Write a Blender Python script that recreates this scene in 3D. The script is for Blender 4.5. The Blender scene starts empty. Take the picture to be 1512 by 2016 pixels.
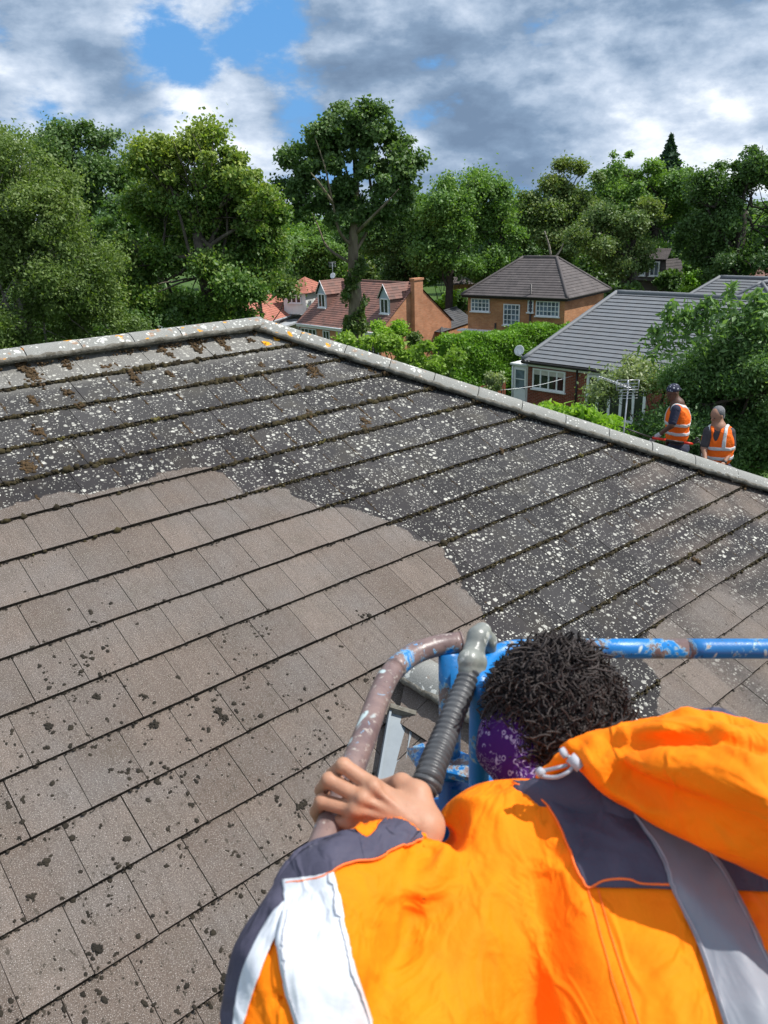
import bpy, bmesh, math, random
import numpy as np
from mathutils import Vector, Matrix
from mathutils.bvhtree import BVHTree
random.seed(4); RNG = np.random.default_rng(7)
S = bpy.context.scene; COL = S.collection
# ---------------------------------------------------------------- camera
CX, CY, FP, CZ = 756., 1008., 1548.6, 9.6
M = np.array([[0.99938806, -0.03497858, 0.], [-0.01241896, -0.3548274, 0.93484934], [-0.0326997, -0.93427727, -0.35504467]])
C0 = np.array([0, 0, CZ])
cam = bpy.data.cameras.new('camera'); co = bpy.data.objects.new('camera', cam); COL.objects.link(co)
X, Y, Z = M[:, 0], -M[:, 1], -M[:, 2]
co.matrix_world = Matrix(((X[0], Y[0], Z[0], 0), (X[1], Y[1], Z[1], 0), (X[2], Y[2], Z[2], CZ), (0, 0, 0, 1)))
cam.sensor_fit = 'VERTICAL'; cam.sensor_height = 8.0; cam.sensor_width = 6.0; cam.lens = FP / 2016 * 8.0
cam.clip_start = 0.05; cam.clip_end = 3000
cam.dof.use_dof = True; cam.dof.focus_distance = 9.0; cam.dof.aperture_fstop = 2.0
S.camera = co
S.render.resolution_x, S.render.resolution_y = 768, 1024
# ---------------------------------------------------------------- light
SAZ, SEL = math.radians(0), math.radians(57)          # sun azimuth from +X towards +Y, elevation
SUNV = Vector((math.cos(SEL) * math.cos(SAZ), math.cos(SEL) * math.sin(SAZ), math.sin(SEL)))
sl = bpy.data.lights.new('sun', 'SUN'); sl.energy = 4.3; sl.angle = math.radians(0.53); sl.color = (1, .965, .91)
so = bpy.data.objects.new('sun', sl); COL.objects.link(so); so.rotation_euler = (-SUNV).to_track_quat('-Z', 'Y').to_euler()
so.location = (20, 10, 40)
S.view_settings.view_transform = 'Standard'; S.view_settings.look = 'None'; S.view_settings.exposure = 0.36; S.view_settings.gamma = 1

# small node helper
class NT:
    def __init__(s, nt): s.nt = nt; s.n = nt.nodes; s.l = nt.links
    def node(s, t, **k):
        n = s.n.new(t)
        for a, b in k.items():
            if a.startswith('i_'):
                a = a[2:]; key = int(a) if a.isdigit() else a
                s.set(n.inputs[key], b)
            else: setattr(n, a, b)
        return n
    def set(s, sock, v):
        if isinstance(v, bpy.types.NodeSocket): s.l.new(v, sock)
        elif isinstance(v, (tuple, list)) and len(v) == 3 and sock.type == 'RGBA': sock.default_value = (*v, 1)
        else: sock.default_value = v
    def math(s, op, a, b=0.0, c=0.0, clamp=False):
        n = s.n.new('ShaderNodeMath'); n.operation = op; n.use_clamp = clamp
        s.set(n.inputs[0], a); s.set(n.inputs[1], b); s.set(n.inputs[2], c); return n.outputs[0]
    def vmath(s, op, a, b=(0, 0, 0), out=0):
        n = s.n.new('ShaderNodeVectorMath'); n.operation = op; s.set(n.inputs[0], a); s.set(n.inputs[1], b); return n.outputs[out]
    def mix(s, f, a, b, bt='MIX'):
        n = s.n.new('ShaderNodeMix'); n.data_type = 'RGBA'; n.blend_type = bt
        s.set(n.inputs[0], f); s.set(n.inputs[6], a); s.set(n.inputs[7], b); return n.outputs[2]
    def ramp(s, v, lo, hi, a=0., b=1., smooth=False):
        n = s.n.new('ShaderNodeMapRange'); n.clamp = True
        if smooth: n.interpolation_type = 'SMOOTHSTEP'
        s.set(n.inputs[0], v); s.set(n.inputs[1], lo); s.set(n.inputs[2], hi); s.set(n.inputs[3], a); s.set(n.inputs[4], b); return n.outputs[0]
    def noise(s, vec, scale, detail=4, rough=.55, dist=0., dims='3D'):
        n = s.n.new('ShaderNodeTexNoise'); n.noise_dimensions = dims; s.set(n.inputs['Vector'], vec); s.set(n.inputs['Scale'], scale)
        s.set(n.inputs['Detail'], detail); s.set(n.inputs['Roughness'], rough); s.set(n.inputs['Distortion'], dist); return n.outputs[0]
    def noisec(s, vec, scale, detail=2):
        n = s.n.new('ShaderNodeTexNoise'); s.set(n.inputs['Vector'], vec); s.set(n.inputs['Scale'], scale); s.set(n.inputs['Detail'], detail); return n.outputs[1]
    def mapping(s, vec, sc=(1, 1, 1), loc=(0, 0, 0), rot=(0, 0, 0)):
        n = s.n.new('ShaderNodeMapping'); s.set(n.inputs[0], vec); n.inputs[1].default_value = loc; n.inputs[2].default_value = rot; n.inputs[3].default_value = sc; return n.outputs[0]
    def spots(s, vec, scale, r0, r1, dens, soft=.03, warp=.25, dims='3D', hole=False):
        """round crusts of random size: 1 inside"""
        w = s.vmath('ADD', vec, s.vmath('SCALE', s.vmath('SUBTRACT', s.noisec(vec, scale * 2.2), (.5, .5, .5)), (0, 0, 0)))
        w.node.inputs[1].links[0].from_node.inputs[3].default_value = warp / scale
        v = s.n.new('ShaderNodeTexVoronoi'); v.voronoi_dimensions = dims; s.set(v.inputs['Vector'], w); s.set(v.inputs['Scale'], scale)
        sep = s.n.new('ShaderNodeSeparateColor'); s.l.new(v.outputs['Color'], sep.inputs[0])
        r = s.ramp(sep.outputs[0], 0, 1, r0, r1)
        on = s.math('LESS_THAN', sep.outputs[1], dens)
        m = s.ramp(s.math('SUBTRACT', v.outputs['Distance'], r), soft, -soft, 0, 1)
        if hole:
            m = s.math('MULTIPLY', m, s.ramp(s.math('SUBTRACT', v.outputs['Distance'], s.math('MULTIPLY', r, .5)), -soft, soft, .35, 1))
        return s.math('MULTIPLY', m, on)
def newmat(name):
    m = bpy.data.materials.new(name); m.use_nodes = True; m.node_tree.nodes.clear(); t = NT(m.node_tree)
    out = t.node('ShaderNodeOutputMaterial'); b = t.node('ShaderNodeBsdfPrincipled'); t.l.new(b.outputs[0], out.inputs[0])
    t.bsdf = b; t.out = out; t.mat = m
    return m, t
def setb(t, col=None, rough=.8, metal=0., spec=.5, height=None, bump=.3, dist=.01):
    b = t.bsdf
    if col is not None: t.set(b.inputs['Base Color'], col)
    t.set(b.inputs['Roughness'], rough); t.set(b.inputs['Metallic'], metal); t.set(b.inputs['Specular IOR Level'], spec)
    if height is not None:
        n = t.node('ShaderNodeBump'); n.inputs['Strength'].default_value = bump; n.inputs['Distance'].default_value = dist
        t.set(n.inputs['Height'], height); t.l.new(n.outputs[0], b.inputs['Normal'])
def pm(name, c1, c2=None, scale=8., rough=.8, bump=.2, bs=60., dist=.004, metal=0., spec=.4, thr=None, c3=None, s3=30., stretch=(1, 1, 1)):
    """object-space noise between two colours, optional third colour in patches"""
    m, t = newmat(name); oc = t.node('ShaderNodeTexCoord').outputs['Object']
    oc = t.mapping(oc, stretch)
    c2 = c2 or tuple(x * .75 for x in c1)
    f = t.ramp(t.noise(oc, scale, 5), .35, .65)
    col = t.mix(f, c1, c2)
    if c3: col = t.mix(t.ramp(t.noise(oc, s3, 6, .65), thr or .55, (thr or .55) + .03), col, c3)
    setb(t, col, rough, metal, spec, t.noise(oc, bs, 5), bump, dist)
    return m

# ---------------------------------------------------------------- sky
W = bpy.data.worlds.new('World'); S.world = W; W.use_nodes = True; W.node_tree.nodes.clear(); t = NT(W.node_tree)
out = t.node('ShaderNodeOutputWorld'); bg = t.node('ShaderNodeBackground'); t.l.new(bg.outputs[0], out.inputs[0])
sky = t.node('ShaderNodeTexSky'); sky.sky_type = 'NISHITA'; sky.sun_disc = False; sky.sun_elevation = SEL
sky.sun_rotation = math.pi / 2 - SAZ; sky.air_density = 1.3; sky.ozone_density = 2.5
d = t.node('ShaderNodeTexCoord').outputs['Generated']
sep = t.node('ShaderNodeSeparateXYZ'); t.l.new(d, sep.inputs[0])
zz = t.math('MAXIMUM', sep.outputs[2], 0.0); inv = t.math('DIVIDE', 1.0, t.math('ADD', zz, .16))
cmb = t.node('ShaderNodeCombineXYZ'); t.set(cmb.inputs[0], t.math('MULTIPLY', sep.outputs[0], inv)); t.set(cmb.inputs[1], t.math('MULTIPLY', sep.outputs[1], inv)); pv = cmb.outputs[0]
def dirpx(x, y):
    v = M @ np.array([x - CX, y - CY, FP]); v /= np.linalg.norm(v); return v
def lobe(x, y, r, e=1.0, sq=1.0):
    """soft blob of sky round a direction; sq > 1 flattens it"""
    c = dirpx(x, y); v = t.vmath('SUBTRACT', d, tuple(c)); v = t.vmath('MULTIPLY', v, (1, 1, sq)); l = t.vmath('LENGTH', v, out=1)
    return t.math('MULTIPLY', t.ramp(l, r, 0, 0, 1, True), e)
n1 = t.noise(pv, 1.15, 6, .5, .1)
dw = t.mapping(d, (1, 1, 1.9), (5.2, 1.3, 2.2)); n3 = t.noise(dw, 6.5, 12, .60, .08); n3b = t.noise(t.vmath('ADD', dw, (.012, 0., .040)), 6.5, 7, .56, .08); n4 = t.noise(t.mapping(d, (1, 1, 2.6), (1.2, 4.3, .2)), 3.0, 6, .5, .1); n4b = t.noise(t.vmath('ADD', t.mapping(d, (1, 1, 2.6), (1.2, 4.3, .2)), (.02, 0, .07)), 3.0, 6, .5, .1)
cover = t.math('ADD', t.math('MULTIPLY', t.math('SUBTRACT', n3, .5), 1.9), t.math('ADD', t.math('MULTIPLY', t.math('SUBTRACT', n1, .5), .6), t.math('MULTIPLY', t.math('SUBTRACT', n4, .5), .9)))
hole = t.math('ADD', t.math('ADD', lobe(335, 95, .10, .46), lobe(525, 75, .06, .40)), t.math('ADD', lobe(585, 185, .05, .30), t.math('ADD', lobe(1450, 35, .04, .22), lobe(270, 30, .08, .30))))
cover = t.math('SUBTRACT', t.math('ADD', cover, .30), hole)
cm = t.ramp(cover, -.10, .16, 0, 1, True)
# cloud brightness: white where thin, slate where deep
dark = t.math('ADD', t.math('ADD', lobe(930, 195, .26, .34, 1.5), lobe(660, 130, .16, .18)), t.math('ADD', lobe(230, 240, .13, .25, 1.4), t.math('ADD', lobe(1330, 20, .20, .34, 2.2), lobe(1000, 260, .2, .3, 2.6))))
light = t.math('ADD', t.math('ADD', lobe(790, 255, .06, .45), lobe(360, 215, .06, .45)), t.math('ADD', lobe(1330, 190, .2, .10, 2.2), t.math('ADD', lobe(90, 190, .07, .3), t.math('ADD', lobe(480, 330, .12, .2), lobe(1150, 110, .12, .2, 2.)))))
br = t.math('ADD', t.math('MULTIPLY', t.math('SUBTRACT', n4, n4b), 1.5), t.math('MULTIPLY', t.math('SUBTRACT', n3, n3b), 1.7)); br = t.math('ADD', br, t.math('ADD', t.math('MULTIPLY', t.math('SUBTRACT', n4, .5), .8), t.math('MULTIPLY', t.math('SUBTRACT', n3, .5), .55)))
br = t.math('ADD', t.math('SUBTRACT', t.math('ADD', br, .60), t.math('MULTIPLY', dark, .95)), light)
cr = t.node('ShaderNodeValToRGB'); t.set(cr.inputs[0], br); e = cr.color_ramp.elements
e[0].position = .0; e[0].color = (.15, .22, .33, 1); e[1].position = 1.0; e[1].color = (.80, .85, .90, 1)
for p_, c_ in ((.25, (.20, .285, .41)), (.5, (.34, .43, .56)), (.75, (.52, .60, .72))):
    x_ = cr.color_ramp.elements.new(p_); x_.color = (*c_, 1)
skyc = t.vmath('SCALE', sky.outputs[0]); skyc.node.inputs[3].default_value = .078
skyc = t.mix(.75, skyc, (.085, .31, .70))
lp = t.mix(cm, skyc, cr.outputs[0])
# below the horizon the sky dome is never seen: keep it dim green
lp = t.mix(t.ramp(sep.outputs[2], -.02, 0.0), (.08, .1, .06), lp)
t.l.new(lp, bg.inputs[0]); bg.inputs[1].default_value = 1.0

# ---------------------------------------------------------------- projection helpers (photo pixel -> place)
def ray(x, y): return M @ np.array([x - CX, y - CY, FP])
def atz(x, y, z): r = ray(x, y); return C0 + r * ((z - CZ) / r[2])
def aty(x, y, Y): r = ray(x, y); return C0 + r * (Y / r[1])
def cp(x, y, d): return C0 + ray(x, y) / FP * d
def onpl(x, y, P, N): r = ray(x, y); return C0 + r * (np.dot(np.asarray(P) - C0, N) / np.dot(r, N))
def unit(v): v = np.asarray(v, float); return v / np.linalg.norm(v)
# ---------------------------------------------------------------- object helpers
def tag(o, label=None, cat=None, group=None, kind=None):
    if label: o['label'] = label
    if cat: o['category'] = cat
    if group: o['group'] = group
    if kind: o['kind'] = kind
    return o
def empty(name, loc=(0, 0, 0), label=None, cat=None, group=None):
    o = bpy.data.objects.new(name, None); COL.objects.link(o); o.location = loc; o.empty_display_size = .2
    return tag(o, label, cat, group)
def mesh_obj(name, V, F, mats, parent=None, smooth=False, uv=None, mi=None, attrs=None):
    """V (N,3) world coordinates; F list of index tuples or (M,4)/(M,3) array"""
    V = np.asarray(V, np.float32).reshape(-1, 3)
    if parent is not None: V = V - np.array(parent_loc(parent), np.float32)
    me = bpy.data.meshes.new(name); me.vertices.add(len(V)); me.vertices.foreach_set('co', V.ravel())
    if isinstance(F, np.ndarray):
        k = F.shape[1]; idx = F.astype(np.int32).ravel(); st = np.arange(0, len(idx), k, dtype=np.int32)
    else:
        ln = np.array([len(f) for f in F], np.int32); idx = np.array([i for f in F for i in f], np.int32); st = np.concatenate([[0], np.cumsum(ln)[:-1]]).astype(np.int32)
    me.loops.add(len(idx)); me.loops.foreach_set('vertex_index', idx); me.polygons.add(len(st)); me.polygons.foreach_set('loop_start', st)
    if uv is not None:
        ul = me.uv_layers.new(name='uv'); ul.data.foreach_set('uv', np.asarray(uv, np.float32).ravel())
    mats = mats if isinstance(mats, (list, tuple)) else [mats]
    for m in mats: me.materials.append(m)
    if mi is not None: me.polygons.foreach_set('material_index', np.asarray(mi, np.int32))
    if smooth: me.polygons.foreach_set('use_smooth', np.ones(len(st), bool))
    if attrs:
        for k, a in attrs.items():
            at = me.attributes.new(k, 'FLOAT', 'POINT'); at.data.foreach_set('value', np.asarray(a, np.float32))
    me.update(); me.validate()
    o = bpy.data.objects.new(name, me); COL.objects.link(o)
    if parent is not None: o.parent = parent
    return o
def parent_loc(p):
    l = Vector((0, 0, 0))
    while p is not None: l += p.location; p = p.parent
    return l
class MB:
    def __init__(s): s.v = []; s.f = []; s.uv = []; s.mi = []
    def poly(s, pts, uv=None, mi=0):
        b = len(s.v); s.v += [tuple(p) for p in pts]; s.f.append(tuple(range(b, b + len(pts)))); s.uv += list(uv) if uv is not None else [(0, 0)] * len(pts); s.mi.append(mi)
    def box(s, o, ax, ay, az, mi=0):
        """o corner; ax, ay, az edge vectors (right-handed)"""
        o, ax, ay, az = [np.asarray(q, float) for q in (o, ax, ay, az)]
        if np.dot(np.cross(ax, ay), az) < 0: o = o + ax; ax = -ax
        P = [o, o + ax, o + ax + ay, o + ay]; Q = [p + az for p in P]; lx, ly, lz = [np.linalg.norm(q) for q in (ax, ay, az)]
        s.poly(P[::-1], [(0, 0), (lx, 0), (lx, ly), (0, ly)], mi); s.poly(Q, [(0, 0), (lx, 0), (lx, ly), (0, ly)], mi)
        for i in range(4):
            j = (i + 1) % 4; l = lx if i % 2 == 0 else ly
            s.poly([P[i], P[j], Q[j], Q[i]], [(0, 0), (l, 0), (l, lz), (0, lz)], mi)
    def tube(s, pts, r, n=10, cap=True, mi=0, closed=False):
        V, F = tubevf(pts, r, n, cap); b = len(s.v); s.v += [tuple(p) for p in V]
        for f in F: s.f.append(tuple(i + b for i in f)); s.uv += [(0, 0)] * len(f); s.mi.append(mi)
    def build(s, name, mats, parent=None, smooth=False): return mesh_obj(name, s.v, s.f, mats, parent, smooth, s.uv, s.mi)
def tubevf(pts, r, n=10, cap=True):
    pts = [np.asarray(p, float) for p in pts]; m = len(pts); rs = r if hasattr(r, '__len__') else [r] * m
    V = []; up = None
    for i, p in enumerate(pts):
        tg = unit(pts[min(i + 1, m - 1)] - pts[max(i - 1, 0)])
        if up is None: up = np.array([0, 0, 1.]) if abs(tg[2]) < .9 else np.array([1., 0, 0])
        a = unit(np.cross(tg, up)); b = np.cross(a, tg); up = b
        for k in range(n):
            t_ = 2 * math.pi * k / n; V.append(p + rs[i] * (math.cos(t_) * a + math.sin(t_) * b))
    F = [(i * n + k, i * n + (k + 1) % n, (i + 1) * n + (k + 1) % n, (i + 1) * n + k) for i in range(m - 1) for k in range(n)]
    F = [f[::-1] for f in F]
    if cap: F += [tuple(range(n)), tuple((m - 1) * n + k for k in range(n - 1, -1, -1))]
    return V, F
def spline(pts, k=8):
    P = [np.asarray(p, float) for p in pts]; P = [2 * P[0] - P[1]] + P + [2 * P[-1] - P[-2]]; o = []
    for i in range(1, len(P) - 2):
        for j in range(k):
            t_ = j / k; a, b, c, d_ = P[i - 1:i + 3]
            o.append(.5 * ((2 * b) + (-a + c) * t_ + (2 * a - 5 * b + 4 * c - d_) * t_ ** 2 + (-a + 3 * b - 3 * c + d_) * t_ ** 3))
    o.append(P[-2]); return o
def clip(poly, a, b, c):
    """keep a*x+b*y<=c"""
    o = []
    for i in range(len(poly)):
        p, q = poly[i], poly[(i + 1) % len(poly)]; dp, dq = a * p[0] + b * p[1] - c, a * q[0] + b * q[1] - c
        if dp <= 0: o.append(p)
        if (dp < 0 < dq) or (dq < 0 < dp):
            s_ = dp / (dp - dq); o.append((p[0] + s_ * (q[0] - p[0]), p[1] + s_ * (q[1] - p[1])))
    return o
# signed distance modelling: smooth unions of tapered capsules, meshed with surface nets
def surface_nets(F, org, h):
    ins = F < 0; nx, ny, nz = F.shape
    cnt = np.zeros((nx - 1, ny - 1, nz - 1), np.int8)
    offs = [(i, j, k) for i in (0, 1) for j in (0, 1) for k in (0, 1)]
    for i, j, k in offs: cnt += ins[i:nx - 1 + i, j:ny - 1 + j, k:nz - 1 + k]
    act = (cnt > 0) & (cnt < 8); I = np.argwhere(act); idx = -np.ones(act.shape, np.int64); idx[act] = np.arange(len(I))
    acc = np.zeros((len(I), 3)); n = np.zeros(len(I))
    for a in offs:
        for ax in range(3):
            if a[ax]: continue
            b = list(a); b[ax] = 1
            fa = F[I[:, 0] + a[0], I[:, 1] + a[1], I[:, 2] + a[2]]; fb = F[I[:, 0] + b[0], I[:, 1] + b[1], I[:, 2] + b[2]]
            cr_ = (fa < 0) != (fb < 0); t_ = np.where(cr_, fa / np.where(fa == fb, 1, fa - fb), 0)
            p = np.array(a, float)[None, :] + np.zeros((len(I), 3)); p[:, ax] += t_
            acc[cr_] += p[cr_]; n[cr_] += 1
    V = org + h * (I + acc / n[:, None]); Q = []
    for ax in range(3):
        o1, o2 = [(1, 2), (2, 0), (0, 1)][ax]
        sl0 = [slice(1, -1)] * 3; sl0[ax] = slice(0, -1); sl1 = [slice(1, -1)] * 3; sl1[ax] = slice(1, None)
        a_, b_ = ins[tuple(sl0)], ins[tuple(sl1)]; E_ = np.argwhere(a_ != b_)
        if not len(E_): continue
        s_ = a_[E_[:, 0], E_[:, 1], E_[:, 2]]; G = E_.copy(); G[:, o1] += 1; G[:, o2] += 1
        def g(d1, d2): q = G.copy(); q[:, o1] -= d1; q[:, o2] -= d2; return idx[q[:, 0], q[:, 1], q[:, 2]]
        q = np.stack([g(1, 1), g(0, 1), g(0, 0), g(1, 0)], 1); q[~s_] = q[~s_][:, ::-1]; Q.append(q)
    return V, np.concatenate(Q)
class SDF:
    def __init__(s, lo, hi, h):
        s.lo = np.asarray(lo, float); s.h = h; n = np.ceil((np.asarray(hi) - s.lo) / h).astype(int) + 1; s.n = n
        s.F = np.full(n, 1., np.float32); s.ax = [s.lo[i] + h * np.arange(n[i]) for i in range(3)]
    def win(s, lo, hi):
        a = np.clip(np.floor((lo - s.lo) / s.h).astype(int), 0, s.n); b = np.clip(np.ceil((hi - s.lo) / s.h).astype(int) + 1, 0, s.n)
        sl_ = tuple(slice(a[i], b[i]) for i in range(3))
        return sl_, s.ax[0][sl_[0]][:, None, None], s.ax[1][sl_[1]][None, :, None], s.ax[2][sl_[2]][None, None, :]
    def _put(s, sl_, d, k, sub):
        A = s.F[sl_]
        if A.size == 0: return
        if sub:
            d = -d; h_ = np.clip(.5 - .5 * (A - d) / k, 0, 1); s.F[sl_] = A * (1 - h_) + d * h_ + k * h_ * (1 - h_)
        else:
            h_ = np.clip(.5 + .5 * (A - d) / k, 0, 1); s.F[sl_] = A * (1 - h_) + d * h_ - k * h_ * (1 - h_)
    def cap(s, a, b, ra, rb, k=.02, sub=False):
        a, b = np.asarray(a, float), np.asarray(b, float); pad = max(ra, rb) + 3 * k + 4 * s.h
        sl_, x, y, z = s.win(np.minimum(a, b) - pad, np.maximum(a, b) + pad); ab = b - a; L = max(np.dot(ab, ab), 1e-9)
        t_ = np.clip(((x - a[0]) * ab[0] + (y - a[1]) * ab[1] + (z - a[2]) * ab[2]) / L, 0, 1)
        d = np.sqrt((x - a[0] - ab[0] * t_) ** 2 + (y - a[1] - ab[1] * t_) ** 2 + (z - a[2] - ab[2] * t_) ** 2) - (ra + (rb - ra) * t_)
        s._put(sl_, d, k, sub)
    def ell(s, c, r, R=None, k=.02, sub=False):
        """ellipsoid; R rows = its axes"""
        c = np.asarray(c, float); r = np.asarray(r, float); R = np.eye(3) if R is None else np.asarray(R); pad = r.max() + 3 * k + 4 * s.h
        sl_, x, y, z = s.win(c - pad, c + pad); x = x - c[0]; y = y - c[1]; z = z - c[2]
        q = [(R[i][0] * x + R[i][1] * y + R[i][2] * z) for i in range(3)]
        k0 = np.sqrt(sum((q[i] / r[i]) ** 2 for i in range(3))); k1 = np.sqrt(sum((q[i] / r[i] ** 2) ** 2 for i in range(3))) + 1e-9
        s._put(sl_, k0 * (k0 - 1) / k1, k, sub)
    def chain(s, pts, rs, k=.02):
        for i in range(len(pts) - 1): s.cap(pts[i], pts[i + 1], rs[i], rs[i + 1], k)
    def grid(s): return np.meshgrid(*s.ax, indexing='ij', sparse=True)
    def mesh(s): return surface_nets(s.F, s.lo, s.h)
    def obj(s, name, mat, parent=None, disp=None):
        V, Q = s.mesh()
        if disp is not None: V = disp(V)
        return mesh_obj(name, V, Q, mat, parent, True)
# ================================================================ materials
def brick(name, c1, c2, mortar, bw=.225, bh=.075):
    m, t = newmat(name); uv = t.node('ShaderNodeUVMap').outputs[0]
    b = t.node('ShaderNodeTexBrick'); t.set(b.inputs['Vector'], uv); b.inputs['Color1'].default_value = (*c1, 1); b.inputs['Color2'].default_value = (*c2, 1); b.inputs['Mortar'].default_value = (*mortar, 1)
    b.inputs['Scale'].default_value = 1; b.inputs['Brick Width'].default_value = bw; b.inputs['Row Height'].default_value = bh; b.inputs['Mortar Size'].default_value = .008; b.inputs['Bias'].default_value = -.1
    st = t.noise(uv, 1.3, 5, .6)
    col = t.mix(t.ramp(st, .35, .75), b.outputs[0], t.mix(1., b.outputs[0], (.62, .6, .58), 'MULTIPLY'))
    setb(t, col, .9, 0, .3, t.math('ADD', t.math('MULTIPLY', b.outputs[1], -1.), t.noise(uv, 90, 3)), .5, .006); return m
def rooft(name, c1, c2, moss=None, amt=.6, sheen=.75):
    m, t = newmat(name); oc = t.node('ShaderNodeTexCoord').outputs['Object']; uv = t.node('ShaderNodeUVMap').outputs[0]
    wn = t.node('ShaderNodeTexWhiteNoise'); wn.noise_dimensions = '2D'
    t.set(wn.inputs['Vector'], t.vmath('FLOOR', t.vmath('MULTIPLY', uv, (3.6, 3.6, 1))))
    col = t.mix(t.ramp(t.math('ADD', t.math('MULTIPLY', wn.outputs[0], .5), t.math('MULTIPLY', t.noise(oc, 1.1, 6, .65), .8)), .3, 1.0), c1, c2)
    if moss: col = t.mix(t.ramp(t.noise(oc, 2.3, 8, .7), amt, amt + .1), col, moss)
    col = t.mix(t.ramp(t.noise(t.mapping(uv, (2.5, .25, 1)), 2., 5, .6), .45, .8, 0, .35), col, (.16, .13, .12))
    setb(t, col, sheen, 0, .4, t.noise(oc, 30, 4), .4, .01); return m
MAT = {}
MAT['brick_orange'] = brick('orange_brick', (.46, .19, .08), (.57, .27, .12), (.42, .30, .20))
MAT['brick_red'] = brick('red_brick', (.20, .045, .025), (.30, .075, .04), (.26, .20, .16))
MAT['brick_pink'] = brick('salmon_brick', (.56, .23, .11), (.66, .30, .155), (.42, .32, .24))
MAT['render'] = pm('white_render', (.78, .78, .76), (.66, .66, .64), 2)
MAT['white'] = pm('white_upvc', (.80, .81, .82), (.72, .73, .74), 3, .4, .02)
MAT['slatehang'] = pm('grey_weatherboard', (.42, .50, .56), (.36, .43, .50), 6, .6)
MAT['soffit'] = pm('dark_soffit', (.02, .018, .016), (.035, .03, .025), 6, .7)
MAT['lead'] = pm('grey_flashing', (.42, .44, .46), (.30, .32, .34), 12, .55, .2)
MAT['blackpipe'] = pm('black_pipe', (.02, .018, .018), (.035, .03, .03), 6, .4, .02)
MAT['rt_red'] = rooft('red_brown_tiles', (.27, .125, .095), (.135, .075, .062), (.16, .13, .09), .62)
MAT['rt_pink'] = rooft('terracotta_tiles', (.46, .17, .115), (.32, .115, .08), (.28, .19, .12), .66)
MAT['rt_brown'] = rooft('weathered_brown_tiles', (.105, .09, .088), (.066, .057, .056), (.17, .155, .14), .6)
MAT['rt_slate'] = rooft('slate_grey_tiles', (.175, .187, .20), (.145, .156, .17), None, .6, .6)
MAT['rt_dark'] = rooft('dark_grey_tiles', (.075, .078, .085), (.045, .047, .05), (.12, .12, .12), .62)
def glass_mat(name, c, r=.08):
    m, t = newmat(name); oc = t.node('ShaderNodeTexCoord').outputs['Object']
    setb(t, t.mix(t.ramp(t.noise(oc, 1.6, 2), .4, .6), c, tuple(x * .4 for x in c)), r, 0, .6); return m
MAT['glass'] = glass_mat('window_glass', (.03, .035, .04)); MAT['glass_blue'] = glass_mat('net_curtained_glass', (.16, .21, .28), .2)
MAT['curtain'] = pm('pale_blind', (.55, .53, .48), (.45, .43, .40), 4, .9)
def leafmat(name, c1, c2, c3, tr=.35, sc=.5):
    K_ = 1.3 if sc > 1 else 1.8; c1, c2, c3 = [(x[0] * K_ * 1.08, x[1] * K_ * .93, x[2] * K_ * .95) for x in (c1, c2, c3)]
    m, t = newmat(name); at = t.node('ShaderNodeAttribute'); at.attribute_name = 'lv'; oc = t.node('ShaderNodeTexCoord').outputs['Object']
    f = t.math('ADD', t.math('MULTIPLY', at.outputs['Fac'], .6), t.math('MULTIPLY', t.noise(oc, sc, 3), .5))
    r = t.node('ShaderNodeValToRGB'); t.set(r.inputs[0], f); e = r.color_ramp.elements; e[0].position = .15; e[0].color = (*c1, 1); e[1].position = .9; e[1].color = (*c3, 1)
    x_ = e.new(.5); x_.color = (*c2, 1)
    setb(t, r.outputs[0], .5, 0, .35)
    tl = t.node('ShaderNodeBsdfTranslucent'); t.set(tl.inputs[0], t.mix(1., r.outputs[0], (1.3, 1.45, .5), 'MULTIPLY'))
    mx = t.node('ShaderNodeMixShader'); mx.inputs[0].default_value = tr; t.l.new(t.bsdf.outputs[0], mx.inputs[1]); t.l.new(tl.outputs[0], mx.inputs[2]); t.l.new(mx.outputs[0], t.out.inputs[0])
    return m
L = {}
L['birch'] = leafmat('birch_leaf', (.04, .078, .022), (.075, .13, .034), (.13, .19, .06), .35)
L['maple'] = leafmat('maple_leaf', (.03, .075, .018), (.062, .13, .028), (.17, .23, .05), .35)
L['oak'] = leafmat('oak_leaf', (.024, .058, .018), (.048, .10, .03), (.10, .17, .055), .3)
L['mid'] = leafmat('green_leaf', (.035, .085, .02), (.065, .14, .032), (.12, .21, .05), .35, .25)
L['deep'] = leafmat('deep_leaf', (.02, .05, .015), (.04, .09, .024), (.075, .14, .04), .3, .25)
L['olive'] = leafmat('olive_leaf', (.035, .07, .022), (.065, .12, .035), (.14, .18, .06), .3, .3)
L['conifer'] = leafmat('conifer_needle', (.012, .035, .018), (.022, .055, .028), (.04, .085, .04), .15)
L['hedge'] = leafmat('hedge_sprig', (.05, .13, .018), (.10, .24, .03), (.17, .33, .045), .35, 1.5)
L['laurel'] = leafmat('laurel_leaf', (.07, .15, .025), (.14, .27, .04), (.24, .38, .07), .35, 1.5)
L['ash'] = leafmat('ash_leaf', (.025, .065, .02), (.05, .115, .035), (.11, .20, .075), .35, .8)
L['ashpale'] = leafmat('silvery_leaf', (.08, .14, .06), (.16, .24, .11), (.32, .40, .24), .35, 1.5)
L['bright'] = leafmat('bright_leaf', (.08, .18, .02), (.16, .32, .04), (.27, .45, .07), .4, 1.5)
L['ivy'] = leafmat('ivy_leaf', (.03, .07, .02), (.06, .12, .03), (.13, .19, .06), .3, 1.5)
BARK = pm('bark', (.13, .11, .085), (.06, .05, .04), 5, .95, .8, 20, .03, c3=(.17, .16, .11), thr=.58, s3=2.5)
BARKD = pm('dark_bark', (.06, .05, .04), (.035, .03, .025), 5, .95, .8, 20, .03)
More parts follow.
